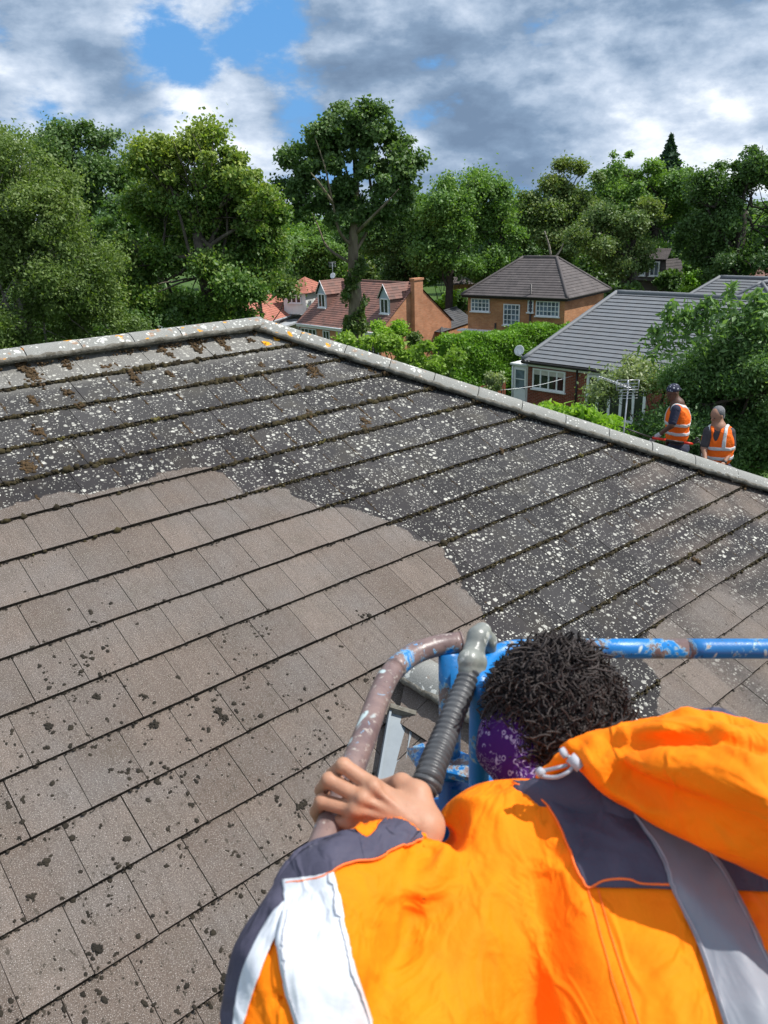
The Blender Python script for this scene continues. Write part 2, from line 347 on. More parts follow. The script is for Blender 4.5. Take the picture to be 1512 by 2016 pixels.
BARKP = pm('pale_dead_wood', (.36, .33, .28), (.22, .2, .17), 5, .95, .8, 20, .03)
# ---- the big roof: dirty lichened tiles, pressure-washed where 'sd' is positive
m, t = newmat('concrete_roof_tile'); MAT['tile'] = m
uv = t.node('ShaderNodeUVMap').outputs[0]; sd = t.node('ShaderNodeAttribute', attribute_name='sd').outputs['Fac']; tv = t.node('ShaderNodeAttribute', attribute_name='tv').outputs['Fac']
top = t.node('ShaderNodeAttribute', attribute_name='tv2').outputs['Fac']
sxy = t.node('ShaderNodeSeparateXYZ'); t.l.new(uv, sxy.inputs[0]); uv_y = sxy.outputs[1]; fine = t.noise(uv, 420, 3, .8); med = t.noise(uv, 9, 6, .65); big = t.noise(uv, 1.6, 5, .6); grit = t.noise(uv, 120, 5, .8)
cc = t.mix(t.ramp(t.math('ADD', t.math('MULTIPLY', tv, .55), t.math('MULTIPLY', med, .55)), .25, .85), (.135, .103, .083), (.200, .160, .134))
cc = t.mix(t.ramp(big, .42, .66, 0, .75), cc, (.165, .150, .141)); cc = t.mix(t.ramp(t.noise(t.mapping(uv, (1, 1, 1), (6, 1, 0)), 3.3, 5, .6), .52, .72, 0, .5), cc, (.115, .095, .072))
cc = t.mix(t.ramp(t.noise(t.mapping(uv, (26, 2.2, 1)), 1.0, 7, .7), .46, .74, 0, .6), cc, (.095, .075, .060)); cc = t.mix(t.ramp(t.noise(t.mapping(uv, (1, 1, 1), (11, 3, 0)), .9, 4, .5), .4, .62, 0, .45), cc, t.mix(1., cc, (.72, .66, .60), 'MULTIPLY'))
cc = t.mix(t.ramp(grit, .35, .62), t.mix(1., cc, (.48, .46, .44), 'MULTIPLY'), cc)
cc = t.mix(t.ramp(t.noise(uv, 230, 2, .6), .60, .66, 0, .8), cc, (.55, .51, .47))
cc = t.mix(t.ramp(t.noise(t.mapping(uv, (1, .55, 1)), 62, 5, .72), .62, .655, 0, .85), cc, (.04, .033, .026)); cc = t.mix(t.math('MULTIPLY', t.ramp(t.noise(t.mapping(uv, (1, .5, 1), (2, 2, 0)), 26, 6, .7), .60, .63), t.ramp(uv_y, 2.6, 1.2)), cc, (.045, .036, .026))
# dirty film
dc = t.mix(t.ramp(t.math('ADD', t.math('MULTIPLY', med, .5), t.math('MULTIPLY', tv, .5)), .3, .75), (.019, .0175, .0185), (.045, .043, .0435))
dc = t.mix(t.ramp(t.noise(uv, 130, 4, .75), .48, .68, 0, .45), dc, (.085, .082, .078))
dc = t.mix(t.ramp(t.noise(t.mapping(uv, (1, 1, 1), (4, 2, 0)), 2.2, 6, .6), .52, .68, 0, .5), dc, (.075, .068, .052)); dc = t.mix(t.ramp(sd, -1.1, -.05), dc, t.mix(1., dc, (.62, .56, .58), 'MULTIPLY'))
dc = t.mix(t.math('MULTIPLY', top, t.ramp(big, .2, .7, .45, 1.)), dc, t.mix(t.ramp(grit, .3, .7), (.15, .145, .13), (.27, .26, .235)))
l1 = t.spots(uv, 17, .05, .30, .40, .05, .35, '2D'); l2 = t.spots(t.mapping(uv, (1, 1, 1), (3.3, 1.7, 0)), 34, .05, .34, .42, .06, .4, '2D'); l3 = t.spots(t.mapping(uv, (1, 1, 1), (7.3, 5.7, 0)), 70, .05, .30, .20, .08, .4, '2D')
dens = t.ramp(t.noise(t.mapping(uv, (1, 1, 1), (9, 4, 0)), 1.9, 5, .65), .42, .56)
dens2 = t.ramp(t.noise(t.mapping(uv, (1, 1, 1), (2, 14, 0)), 5., 5, .65), .42, .55)
li = t.math('MAXIMUM', t.math('MULTIPLY', l1, dens), t.math('MAXIMUM', t.math('MULTIPLY', l2, dens2), l3))
lic = t.mix(t.ramp(t.noise(uv, 40, 3), .3, .7), (.33, .32, .28), (.58, .57, .51))
dirty = t.mix(li, dc, lic)
e_ = t.math('ADD', sd, t.math('MULTIPLY', t.math('SUBTRACT', t.noise(uv, 7, 9, .7, .5), .5), .15))
cmk = t.ramp(e_, -.004, .008); att = t.node('ShaderNodeAttribute', attribute_name='soft').outputs['Fac']
cmk = t.math('MAXIMUM', t.math('MULTIPLY', cmk, t.math('SUBTRACT', 1., att)), t.math('MULTIPLY', t.ramp(e_, -.12, .16), att))
# white crusts not yet rinsed off just inside the washed edge
cc = t.mix(t.math('MULTIPLY', t.math('MULTIPLY', l3, t.ramp(e_, .10, .02)), .55), cc, lic)
col = t.mix(cmk, dirty, cc)
setb(t, col, t.math('ADD', .78, t.math('MULTIPLY', fine, .15)), 0, .45, t.math('ADD', t.math('ADD', t.math('MULTIPLY', grit, .9), t.math('MULTIPLY', fine, .5)), t.math('MULTIPLY', li, .5)), .55, .0035)
# gritty wet-dark front edges of the tiles
m, t = newmat('tile_edge_grime'); MAT['edge'] = m; oc = t.node('ShaderNodeTexCoord').outputs['Object']
setb(t, t.mix(t.ramp(t.noise(oc, 60, 5, .7), .4, .65), (.018, .015, .012), (.06, .05, .04)), .95, 0, .2, t.noise(oc, 120, 4), .8, .006)
# ridge tiles
m, t = newmat('concrete_ridge'); MAT['ridge'] = m; g = t.node('ShaderNodeNewGeometry').outputs['Position']
gr = t.noise(g, 190, 4, .8); bd = t.noise(g, 5, 6, .65)
c = t.mix(t.ramp(gr, .3, .7), (.13, .13, .118), (.38, .38, .355)); c = t.mix(t.ramp(bd, .5, .72, 0, .6), c, (.20, .195, .175))
xx = t.node('ShaderNodeSeparateXYZ'); t.l.new(g, xx.inputs[0])
lf = t.ramp(xx.outputs[0], 1.2, -.6, .12, 1.)           # the old ridge run is far more crusted than the hip
w1 = t.spots(g, 15, .12, .42, .75, .03, .5, hole=True); w2 = t.spots(g, 33, .1, .4, .5, .05, .5)
ws = t.math('MAXIMUM', t.math('MULTIPLY', w1, t.math('GREATER_THAN', t.math('MULTIPLY', t.noise(g, 3, 3), lf), .28)), t.math('MULTIPLY', w2, t.math('GREATER_THAN', t.math('ADD', t.noise(g, 6, 3), t.math('MULTIPLY', lf, .12)), .53)))
c = t.mix(ws, c, (.62, .62, .57))
o1 = t.math('MULTIPLY', t.spots(t.mapping(g, (1, 1, 1), (5, 3, 1)), 10, .1, .42, .45, .04, .8), t.math('GREATER_THAN', t.math('MULTIPLY', t.noise(t.mapping(g, (1, 1, 1), (1, 8, 1)), 2.5, 2), lf), .44))
c = t.mix(o1, c, t.mix(t.noise(g, 40, 3), (.85, .42, .02), (.55, .22, .02)))
o2 = t.math('MULTIPLY', t.spots(t.mapping(g, (1, 1, 1), (2, 9, 1)), 14, .1, .4, .3, .08, .8), lf); c = t.mix(t.math('MULTIPLY', o2, .5), c, (.34, .16, .06))
setb(t, c, .9, 0, .3, t.math('ADD', gr, t.math('MULTIPLY', ws, .6)), .6, .004)
MAT['mortar'] = pm('mossy_mortar', (.19, .18, .155), (.09, .08, .06), 14, .95, .9, 50, .012, c3=(.22, .21, .19), thr=.6, s3=40)
MAT['moss'] = pm('moss', (.062, .048, .018), (.024, .018, .010), 9, .98, 1., 200, .006, c3=(.11, .095, .026), thr=.62, s3=5)
MAT['mossdark'] = pm('wet_moss_debris', (.016, .0125, .008), (.030, .023, .014), 14, .9, 1., 200, .006)
MAT['mosspad'] = pm('brown_moss_pad', (.11, .065, .028), (.05, .034, .016), 25, .98, 1., 260, .006)
MAT['olichen'] = pm('orange_lichen', (.85, .40, .01), (.70, .26, .01), 60, .95, .8, 120, .004)
m, t = newmat('grass'); MAT['grass'] = m; g = t.node('ShaderNodeNewGeometry').outputs['Position']
c = t.mix(t.ramp(t.noise(g, .35, 6, .6), .35, .65), (.045, .10, .02), (.085, .14, .03)); c = t.mix(t.ramp(t.noise(g, 6, 5, .7), .4, .7, 0, .5), c, (.03, .06, .015))
setb(t, c, .95, 0, .2, t.noise(g, 30, 4), .8, .05)

# ================================================================ the big lichened roof
D1 = np.array([.762582942, .646890452, 0.]); D1 /= np.linalg.norm(D1); D2 = unit([-.58292464, .68717186, .43358241]); NR = np.cross(D1, D2)
P0 = C0 - NR * 3.86
def RP(u, v, h=0.): return P0 + D1 * u + D2 * v + NR * h
def ruv(x, y):
    p = onpl(x, y, P0, NR) - P0; return (float(p @ D1), float(p @ D2))
GA, TW = .347, .292; VR = 5.68                                   # gauge, tile width, v of the ridge
V_FIRST = ruv(0, 771)[1]
hipA = np.array([4.19, 5.68]); hipB = np.array([7.774, 1.737]); hd = (hipB - hipA); EV = -1.43
hipE = hipA + hd * ((EV - hipA[1]) / hd[1])
RPOLY = [(-4.5, EV), (float(hipE[0]), EV), (float(hipA[0]), VR), (-4.5, VR)]
# washed area: (u, v) outline of the cleaned tiles, traced off the roof
_edge = [(-40, 1012), (0, 1007), (45, 992), (108, 974), (156, 972), (161, 981), (221, 967), (301, 949), (300, 935), (417, 922), (452, 942), (470, 962), (467, 979), (503, 967), (533, 959), (568, 964), (578, 982), (608, 992), (623, 1002), (663, 997), (704, 1007), (729, 1017), (760, 1030), (797, 1044), (815, 1066), (840, 1071), (861, 1068), (874, 1087), (877, 1103), (899, 1125), (901, 1152), (931, 1178), (947, 1205), (985, 1300), (1010, 1400), (1060, 1480), (1180, 1480), (1290, 1420), (1300, 1350), (1262, 1300), (1274, 1241), (1312, 1206), (1345, 1181), (1361, 1154), (1383, 1146), (1424, 1135), (1440, 1162), (1462, 1176), (1487, 1181), (1530, 1165)]
POL = np.array([ruv(*q) for q in _edge]); POL = np.vstack([[-6, POL[0, 1]], POL, [12, POL[-1, 1]], [12, -4], [-6, -4]])
def sdpoly(P, poly):
    d = np.full(len(P), 1e9); ins = np.zeros(len(P), bool); n = len(poly)
    for i in range(n):
        a, b = poly[i], poly[(i + 1) % n]; ab = b - a; ap = P - a; t_ = np.clip((ap @ ab) / (ab @ ab), 0, 1)
        d = np.minimum(d, np.linalg.norm(ap - t_[:, None] * ab, axis=1))
        c_ = (a[1] > P[:, 1]) != (b[1] > P[:, 1]); xi = (b[0] - a[0]) * (P[:, 1] - a[1]) / (b[1] - a[1] + 1e-12) + a[0]; ins ^= c_ & (P[:, 0] < xi)
    return np.where(ins, d, -d)
def tiled(frame, poly, v0, ncourse, gauge, tw, thick, gap, nu=1, nv=1, jit=0., stag=.5):
    """courses of separate tiles clipped to poly (u, v); frame(u, v, h) -> point"""
    V = []; F = []; UV = []; MI = []; A = []; B = []
    for i in range(ncourse):
        vb = v0 + i * gauge; vt = vb + gauge
        off = (i % 2) * stag * tw + (RNG.uniform(-.02, .02) * tw if jit else 0)
        us = [p[0] for p in poly]; k0 = int(math.floor((min(us) - off) / tw)) - 1; k1 = int(math.ceil((max(us) - off) / tw)) + 1
        for k in range(k0, k1):
            r = RNG.random(); jv = (RNG.random() - .5) * jit; jh = RNG.random() * jit * .5; ju = (RNG.random() - .5) * jit * .3
            ua = off + k * tw + gap / 2 + ju; ub = off + (k + 1) * tw - gap / 2 + ju
            def hh(v): return thick * (1 - (v - vb) / gauge) + .002 + jh
            cells = []
            for a in range(nu):
                for b in range(nv):
                    q = [(ua + (ub - ua) * a / nu, vb + jv + (vt - vb) * b / nv), (ua + (ub - ua) * (a + 1) / nu, vb + jv + (vt - vb) * b / nv), (ua + (ub - ua) * (a + 1) / nu, vb + jv + (vt - vb) * (b + 1) / nv), (ua + (ub - ua) * a / nu, vb + jv + (vt - vb) * (b + 1) / nv)]
                    cells.append((a, b, q))
            for a, b, q in cells:
                for j in range(len(poly)):
                    p, p2 = poly[j], poly[(j + 1) % len(poly)]
                    nx, ny = p2[1] - p[1], -(p2[0] - p[0])
                    q = clip(q, nx, ny, nx * p[0] + ny * p[1] + 1e-9)
                    if len(q) < 3: break
                if len(q) < 3: continue
                bs = len(V)
                for u_, v_ in q: V.append(frame(u_, v_, hh(v_))); A.append((u_, v_)); B.append(r)
                F.append(tuple(range(bs, bs + len(q)))); UV += q; MI.append(0)
                lo = min(x[1] for x in q); bot = [x for x in q if abs(x[1] - lo) < 1e-6]
                if b == 0 and len(bot) == 2:
                    (u1, v1), (u2, v2) = sorted(bot); bs = len(V)
                    for u_, h_ in ((u1, -.004), (u2, -.004), (u2, hh(v1)), (u1, hh(v1))): V.append(frame(u_, v1, h_)); A.append((u_, v1)); B.append(r)
                    F.append((bs, bs + 1, bs + 2, bs + 3)); UV += [(u1, v1), (u2, v1), (u2, v1 + .02), (u1, v1 + .02)]; MI.append(1)
                for side, e_ in ((a == 0, min(x[0] for x in q)), (a == nu - 1, max(x[0] for x in q))):
                    if side and gap > 0:
                        se = [x for x in q if abs(x[0] - e_) < 1e-6]
                        if len(se) == 2:
                            (_, v1), (_, v2) = sorted(se, key=lambda x: x[1]); bs = len(V)
                            for v_, h_ in ((v1, -.004), (v2, -.004), (v2, hh(v2)), (v1, hh(v1))): V.append(frame(e_, v_, h_)); A.append((e_, v_)); B.append(r)
                            F.append((bs, bs + 1, bs + 2, bs + 3)); UV += [(e_, v1)] * 4; MI.append(1)
    # under-sheet closes the joints
    bs = len(V)
    for p in poly: V.append(frame(p[0], p[1], -.006)); A.append(p); B.append(.5)
    F.append(tuple(range(bs, bs + len(poly)))); UV += list(poly); MI.append(1)
    return V, F, UV, MI, A, B
HOME = empty('tiled_house', (0, 6, 0), 'house with long low-pitched concrete tile roof, half pressure-washed and half crusted with white lichen', 'house')
nb = int((V_FIRST - EV) / GA) + 1; v0 = V_FIRST - nb * GA
V, F, UV, MI, A, B = tiled(RP, RPOLY, v0, nb + 1, GA, TW, .024, .0038, 4, 5, .007)
A = np.array(A); SD = sdpoly(A, POL)
soft = np.clip((A[:, 0] - 4.9) / .5, 0, 1)
# scuffed pale patches by the top of the hip and along some lower courses
for (x_, y_, r_) in ((1400, 985, .22), (1440, 955, .25), (1300, 925, .12), (1480, 1000, .2)):
    q = np.array(ruv(x_, y_)); SD = np.maximum(SD, r_ - np.linalg.norm(A - q, axis=1))
def bump_lines(A):
    o = np.full(len(A), -1.)
    for (xa, ya, xb, yb) in ((1262, 1052, 1400, 985), (1340, 1100, 1420, 1062), (1245, 960, 1300, 930), (1425, 1148, 1500, 1110)):
        a, b = np.array(ruv(xa, ya)), np.array(ruv(xb, yb)); ab = b - a; t_ = np.clip(((A - a) @ ab) / (ab @ ab), 0, 1)
        o = np.maximum(o, .035 - np.linalg.norm(A - a - t_[:, None] * ab, axis=1))
    return o
SD = np.maximum(SD, bump_lines(A))
tv2 = np.clip((A[:, 1] - (V_FIRST - .10)) / .12, 0, 1) * .95 + np.clip((A[:, 1] - 4.2) / 1.5, 0, 1) * .18
tv2 = np.clip(tv2 + np.clip((3.1 - A[:, 1]) / 2, 0, 1) * 0, 0, 1)
mesh_obj('roof_slope', V, F, [MAT['tile'], MAT['edge']], HOME, False, UV, MI, {'sd': SD, 'tv': B, 'tv2': tv2, 'soft': soft})
# hip end slope (falls away beyond the hip) and rear slope
hA = RP(*hipA); hE = RP(*hipE); D2b = None
pl_dir = unit(np.array([D1[0], D1[1], 0]))                        # plan direction the hip end falls in
ez = RP(0, EV)[2]
fall = (hA[2] - ez)
run = (hE - hA)[:2] @ pl_dir[:2]
outv = np.array([*pl_dir[:2] * run, -fall]); back = -np.array([*(unit([D2[0], D2[1], 0]) * -1)[:2], 0.])
b1 = hA + outv; far = unit([D2[0], D2[1], 0.])
rearE = hA + far * np.linalg.norm((hE - hA)[:2] @ np.array([[unit([-D2[0], -D2[1], 0.])[0]], [unit([-D2[0], -D2[1], 0.])[1]]])) + np.array([*pl_dir[:2] * run, -fall])
mb = MB(); uL = np.linalg.norm(rearE - hE)
mb.poly([hE, rearE, hA], [(0, 0), (uL, 0), (uL / 2, 6)]); mb.poly([rearE, RP(-4.5, VR) + (rearE - hA) - np.array([*pl_dir[:2] * run, 0]), RP(-4.5, VR), hA], [(0, 0), (9, 0), (9, 6), (0, 6)])
mb.build('rear_slope', MAT['rt_dark'], HOME)
# walls below the eaves
inn = lambda p: np.array([p[0], p[1], 0.]) * 1.0
wl = RP(-4.5, EV); wr = hE; cR = rearE; cL = RP(-4.5, VR) + (rearE - hA) - np.array([*pl_dir[:2] * run, 0])
cen = (wl + wr + cR + cL) / 4; Q = [cen + (p - cen) * .95 for p in (wl, wr, cR, cL)]
mb = MB()
for i in range(4):
    a, b = Q[i], Q[(i + 1) % 4]; L_ = np.linalg.norm((b - a)[:2]); mb.poly([(a[0], a[1], 0), (b[0], b[1], 0), (b[0], b[1], ez - .05), (a[0], a[1], ez - .05)], [(0, 0), (L_, 0), (L_, ez), (0, ez)])
mb.poly([(p[0], p[1], ez - .08) for p in (wl, wr, cR, cL)])
mb.build('wall', MAT['brick_red'], HOME)
mb = MB(); mb.tube([wl - D2 * .03, wr - D2 * .03], .06, 10); mb.tube([wr + pl_dir * .05, cR + pl_dir * .05], .06, 10); mb.build('gutter', MAT['blackpipe'], HOME)
# ridge and hip tiles: half-round concrete lengths bedded on mortar
def ridge_run(a, b, up, ln=.455, w=.135, rise=.066, lead=0.):
    a, b, up = np.asarray(a), np.asarray(b), unit(up); L_ = np.linalg.norm(b - a); ax = (b - a) / L_; sd_ = unit(np.cross(ax, up)); up = np.cross(sd_, ax)
    n = int(L_ / ln) + 1; N = 12
    for i in range(n):
        s0 = i * ln + .004; s1 = min((i + 1) * ln, L_) - .004
        if s1 - s0 < .05: continue
        jz = RNG.uniform(-.003, .004); jy = RNG.uniform(-.004, .004); V = []; prof = []
        for k in range(N + 1):
            th = math.pi * k / N; prof.append((math.cos(th) * w + jy, (1 - abs(math.cos(th)) ** 2.1) * rise + .006 + jz))
        inner = [(x * .93, y - .018) for x, y in prof[::-1]]; loop = prof + inner; m_ = len(loop)
        for s_ in (s0, s0 + .006, s1 - .006, s1):
            kk = .985 if s_ in (s0, s1) else 1.
            for x, y in loop: V.append(a + ax * s_ + sd_ * x * kk + up * y * kk)
        F = [(j * m_ + k, j * m_ + (k + 1) % m_, (j + 1) * m_ + (k + 1) % m_, (j + 1) * m_ + k) for j in range(3) for k in range(m_)]
        for k in range(N): F.append((k + 1, k, m_ - 1 - k, m_ - 2 - k)); F.append((3 * m_ + k, 3 * m_ + k + 1, 3 * m_ + m_ - 2 - k, 3 * m_ + m_ - 1 - k))
        o = mesh_obj('ridge_tile', V, F, MAT['ridge'], HOME, True)
        o.data.set_sharp_from_angle(angle=.7) if hasattr(o.data, 'set_sharp_from_angle') else None
    # bedding mortar, lumpy
    mbm = MB(); K = int(L_ / .04)
    for sg in (1, -1):
        P_ = [a + ax * (L_ * k / K) + sd_ * sg * (w - .012 + RNG.uniform(-.006, .006)) + up * (-.006 + RNG.uniform(-.005, .005)) for k in range(K + 1)]
        mbm.tube(P_, [.025 + RNG.uniform(-.006, .005) for _ in P_], 6)
    mbm.tube([a + ax * .02 - up * .01, b - ax * .02 - up * .01], w * .55, 8)
    mbm.build('mortar_bedding', MAT['mortar'], HOME, True)
ridge_run(RP(hipA[0] + .05, VR, .038), RP(-4.3, VR, .034), (0, 0, 1))
ridge_run(RP(hipA[0], VR, .040), RP(*hipE, .036), unit(NR + unit(np.cross(outv, far)) * (1 if np.cross(outv, far)[2] > 0 else -1)))
# small cross gable: ridge running out, valley with a grey trough on its left
S0 = RP(*ruv(797, 1332), .05); dn = unit([-D2[0], -D2[1], 0.]); vl = RP(*ruv(765, 1530), .05) - S0
slope2 = vl / np.dot(vl, dn)                                      # valley per metre outwards
runo = (S0[2] - ez) / (-slope2[2]); GE = S0 + dn * runo; VL = S0 + slope2 * runo; VRt = S0 + (slope2 - 2 * np.dot(slope2, D1) * D1) * runo
def gframe(org, uax, nn):
    uax = unit(uax); nn = unit(nn); vax = np.cross(nn, uax)
    return (lambda u, v, h: org + uax * u + vax * v + nn * h), (lambda p: ((p - org) @ uax, (p - org) @ vax))
for sgn, EE in ((1, VL), (-1, VRt)):
    nn = np.cross(GE - S0, EE - S0); nn = nn if nn[2] > 0 else -nn
    fr, inv_ = gframe(EE, (GE - S0) * (1 if sgn > 0 else -1), nn); pts = [inv_(EE), inv_(GE + (EE - GE)), ]
    q = [inv_(EE), inv_(GE), inv_(S0)]
    # order counter-clockwise
    ar = sum(q[i][0] * q[(i + 1) % 3][1] - q[(i + 1) % 3][0] * q[i][1] for i in range(3)); q = q if ar > 0 else q[::-1]
    V, F, UV, MI, A, B = tiled(fr, [(float(a), float(b)) for a, b in q], min(p[1] for p in q), int((max(p[1] for p in q) - min(p[1] for p in q)) / GA) + 1, GA, TW, .022, .005, 1, 1, .004)
    A = np.array(A); mesh_obj('porch_slope', V, F, [MAT['tile'], MAT['edge']], HOME, False, UV, MI, {'sd': np.full(len(A), 1.), 'tv': B, 'tv2': np.zeros(len(A)), 'soft': np.zeros(len(A))})
ridge_run(S0 - dn * .05 + np.array([0, 0, .05]), GE + np.array([0, 0, .05]), (0, 0, 1), .45, .13, .09)
mb = MB(); va = S0 + slope2 * .22; vb_ = S0 + slope2 * (runo - .1); vd = unit(vb_ - va); vs = unit(np.cross(vd, NR)); vu = np.cross(vs, vd)
for (x0, x1, h0_, h1_) in ((-.075, -.062, .055, .055), (.062, .075, .055, .055), (-.062, .062, .03, .03)):
    mb.box(va + vs * x0 + vu * .0, vd * np.linalg.norm(vb_ - va), vs * (x1 - x0), vu * h0_)
MAT['trough'] = pm('grey_valley_metal', (.20, .235, .26), (.155, .185, .21), 5, .55, .3, 90, .003, metal=0., c3=(.03, .03, .028), thr=.69, s3=45)
mb.build('valley_trough', MAT['trough'], HOME)
mb = MB(); mb.box(va - vd * .03 - vs * .08, vd * .03, vs * .16, vu * .08); mb.build('trough_end_cap', MAT['mortar'], HOME)
# ---- moss along the course edges, pads on the joints, debris on the washed tiles
_t = (1 + 5 ** .5) / 2
ICO = np.array([(-1, _t, 0), (1, _t, 0), (-1, -_t, 0), (1, -_t, 0), (0, -1, _t), (0, 1, _t), (0, -1, -_t), (0, 1, -_t), (_t, 0, -1), (_t, 0, 1), (-_t, 0, -1), (-_t, 0, 1)]) / math.sqrt(1 + _t * _t)
ICF = np.array([(0, 11, 5), (0, 5, 1), (0, 1, 7), (0, 7, 10), (0, 10, 11), (1, 5, 9), (5, 11, 4), (11, 10, 2), (10, 7, 6), (7, 1, 8), (3, 9, 4), (3, 4, 2), (3, 2, 6), (3, 6, 8), (3, 8, 9), (4, 9, 5), (2, 4, 11), (6, 2, 10), (8, 6, 7), (9, 8, 1)])
def blobs(name, UVH, RAD, mat, frame_ax, flat=.5, smooth=False):
    """lumpy little clods; UVH (N,3) on the roof, RAD (N,2) radii along u and v"""
    N = len(UVH); j = 1 + RNG.uniform(-.32, .32, (N, 12, 1)); v = ICO[None] * j
    rot = RNG.uniform(0, 6.28, N); c, s_ = np.cos(rot), np.sin(rot)
    x = v[..., 0] * c[:, None] - v[..., 1] * s_[:, None]; y = v[..., 0] * s_[:, None] + v[..., 1] * c[:, None]; z = v[..., 2]
    x = x * RAD[:, :1]; y = y * RAD[:, 1:2]; z = z * RAD.mean(1)[:, None] * flat
    O = P0 + UVH[:, :1] * D1 + UVH[:, 1:2] * D2 + UVH[:, 2:] * NR
    V = O[:, None, :] + x[..., None] * D1 + y[..., None] * D2 + z[..., None] * NR
    F = (ICF[None] + 12 * np.arange(N)[:, None, None]).reshape(-1, 3)
    return mesh_obj(name, V.reshape(-1, 3), F, mat, None, smooth)
mo = []; mr = []; md = []; mdr = []
for i in range(nb + 1):
    v_ = v0 + i * GA; umax = hipA[0] + hd[0] * (v_ - hipA[1]) / hd[1] - .1
    us = np.arange(-1.5, umax, .011); pts_ = np.stack([us, np.full(len(us), v_)], 1); sdv = sdpoly(pts_, POL)
    amp = .5 + .5 * np.sin(us * 3.1 + i * 2) * np.sin(us * 1.3 + i) + RNG.uniform(-.3, .3, len(us))
    for u_, s_, a_ in zip(us, sdv, amp):
        if s_ < .02 or (v_ > 3.4 and RNG.random() < .1):
            if RNG.random() < .93:
                hi_ = 1.2 if v_ > 3.6 else .85
                for _q in range(2): r = (.0035 + .009 * RNG.random() ** 2.4) * (1 + .7 * max(a_, 0) ** 2) * hi_; mo.append((u_ + RNG.normal() * .006, v_ - .006 + RNG.normal() * .006 - .012 * (RNG.random() < .12), .002 + RNG.random() * .022)); mr.append((r * RNG.uniform(.9, 1.9), r))
        elif RNG.random() < .5:
            r = .003 + .006 * RNG.random() ** 2; md.append((u_, v_ - .006 + RNG.normal() * .004, .002 + RNG.random() * .016)); mdr.append((r * 1.3, r))
tag(blobs('moss_fringe', np.array(mo), np.array(mr), MAT['moss'], None, 1.1), 'brown green moss growing thick along the tile courses of the dirty roof', 'moss', kind='stuff')
# pads of moss on the vertical joints near the ridge
pads = []
for (x_, y_, a, b) in ((42, 722, 1.6, 3), (65, 745, 2, 4), (75, 855, 1.5, 1.5), (57, 925, 1.6, 2), (130, 720, 1.2, 2.4), (65, 795, 1.2, 2.), (132, 778, 1.4, 1.6), (155, 800, 1.2, 1.2), (212, 728, 1.6, 1.2), (263, 745, 1.2, 3.4), (333, 740, 1.1, 1.2), (166, 690, 1.3, 1.2), (322, 695, 1.3, 1.3), (336, 704, 1.2, 1.2), (437, 680, 1.3, 3.), (447, 692, 1.2, 1.4), (380, 680, 1.1, 2.4), (392, 694, 1., 1.8), (492, 673, 1.3, 1.), (545, 664, 1.3, 1.6), (556, 671, 1.6, 1.2), (515, 723, 1.3, 1.1), (572, 718, 1.4, 1.2), (612, 707, 1.5, 1.2), (618, 733, 1.5, 2.8), (588, 767, 1.4, 1.1), (612, 742, 1.2, 1.5), (663, 698, 1.3, 1.), (712, 716, 1.1, 2.2), (730, 733, 1.1, 2.), (606, 818, 1.3, 1.2), (720, 835, 1.1, 2.), (715, 845, 1.1, 1.), (770, 731, 1.4, 1.2), (700, 703, 1.5, 1.1), (985, 890, 1.1, 1.), (1370, 1108, 1.2, 1.1), (54, 926, 1.7, 1.7), (1250, 916, 1, 1.)):
    u_, v_ = ruv(x_, y_)
    for k in range(int(15 * a * b)):
        r = .007 + .009 * RNG.random(); pads.append((u_ + RNG.normal() * .013 * a, v_ + RNG.normal() * .020 * b, .010 + RNG.random() * .018, r * 1.2, r))
for i in range(3, nb + 1):                                        # thin lines of moss in the joints of the dirty tiles
    for k in range(-6, 40):
        u_ = k * TW + (i % 2) * .5 * TW; v_ = v0 + i * GA; umax = hipA[0] + hd[0] * (v_ - hipA[1]) / hd[1] - .15
        if u_ > umax or sdpoly(np.array([(u_, v_ + .17)]), POL)[0] > 0 or RNG.random() < .35: continue
        a_, b_ = sorted(RNG.uniform(0, GA, 2))
        for vv in np.arange(a_, b_, .012):
            r = (.003 + .005 * RNG.random()) * (1.7 if v_ > 3.9 else 1.); pads.append((u_ + RNG.normal() * .004, v_ + vv, .006 + .018 * (1 - vv / GA), r, r))
for i in range(3, nb + 2):                                        # tufts where the courses run under the hip
    v_ = v0 + i * GA; ue = hipA[0] + hd[0] * (v_ - hipA[1]) / hd[1] - .15
    for q in range(int(RNG.integers(14, 46))): r = .006 + .009 * RNG.random(); pads.append((ue + RNG.normal() * .03, v_ + RNG.normal() * .02, .012 + RNG.random() * .04, r, r))
for k in range(40):                                               # crusts of moss along the foot of the ridge
    ue = RNG.uniform(.5, 4.1)
    for q in range(int(RNG.integers(4, 16))): r = .005 + .007 * RNG.random(); pads.append((ue + RNG.normal() * .03, VR - .13 + RNG.normal() * .012, .012 + RNG.random() * .03, r, r))
pads = np.array(pads); tag(blobs('moss_pads', pads[:, :3], pads[:, 3:], MAT['mosspad'], None, .9), 'rust brown pads of moss on the upright joints of the dirty tiles', 'moss', kind='stuff')
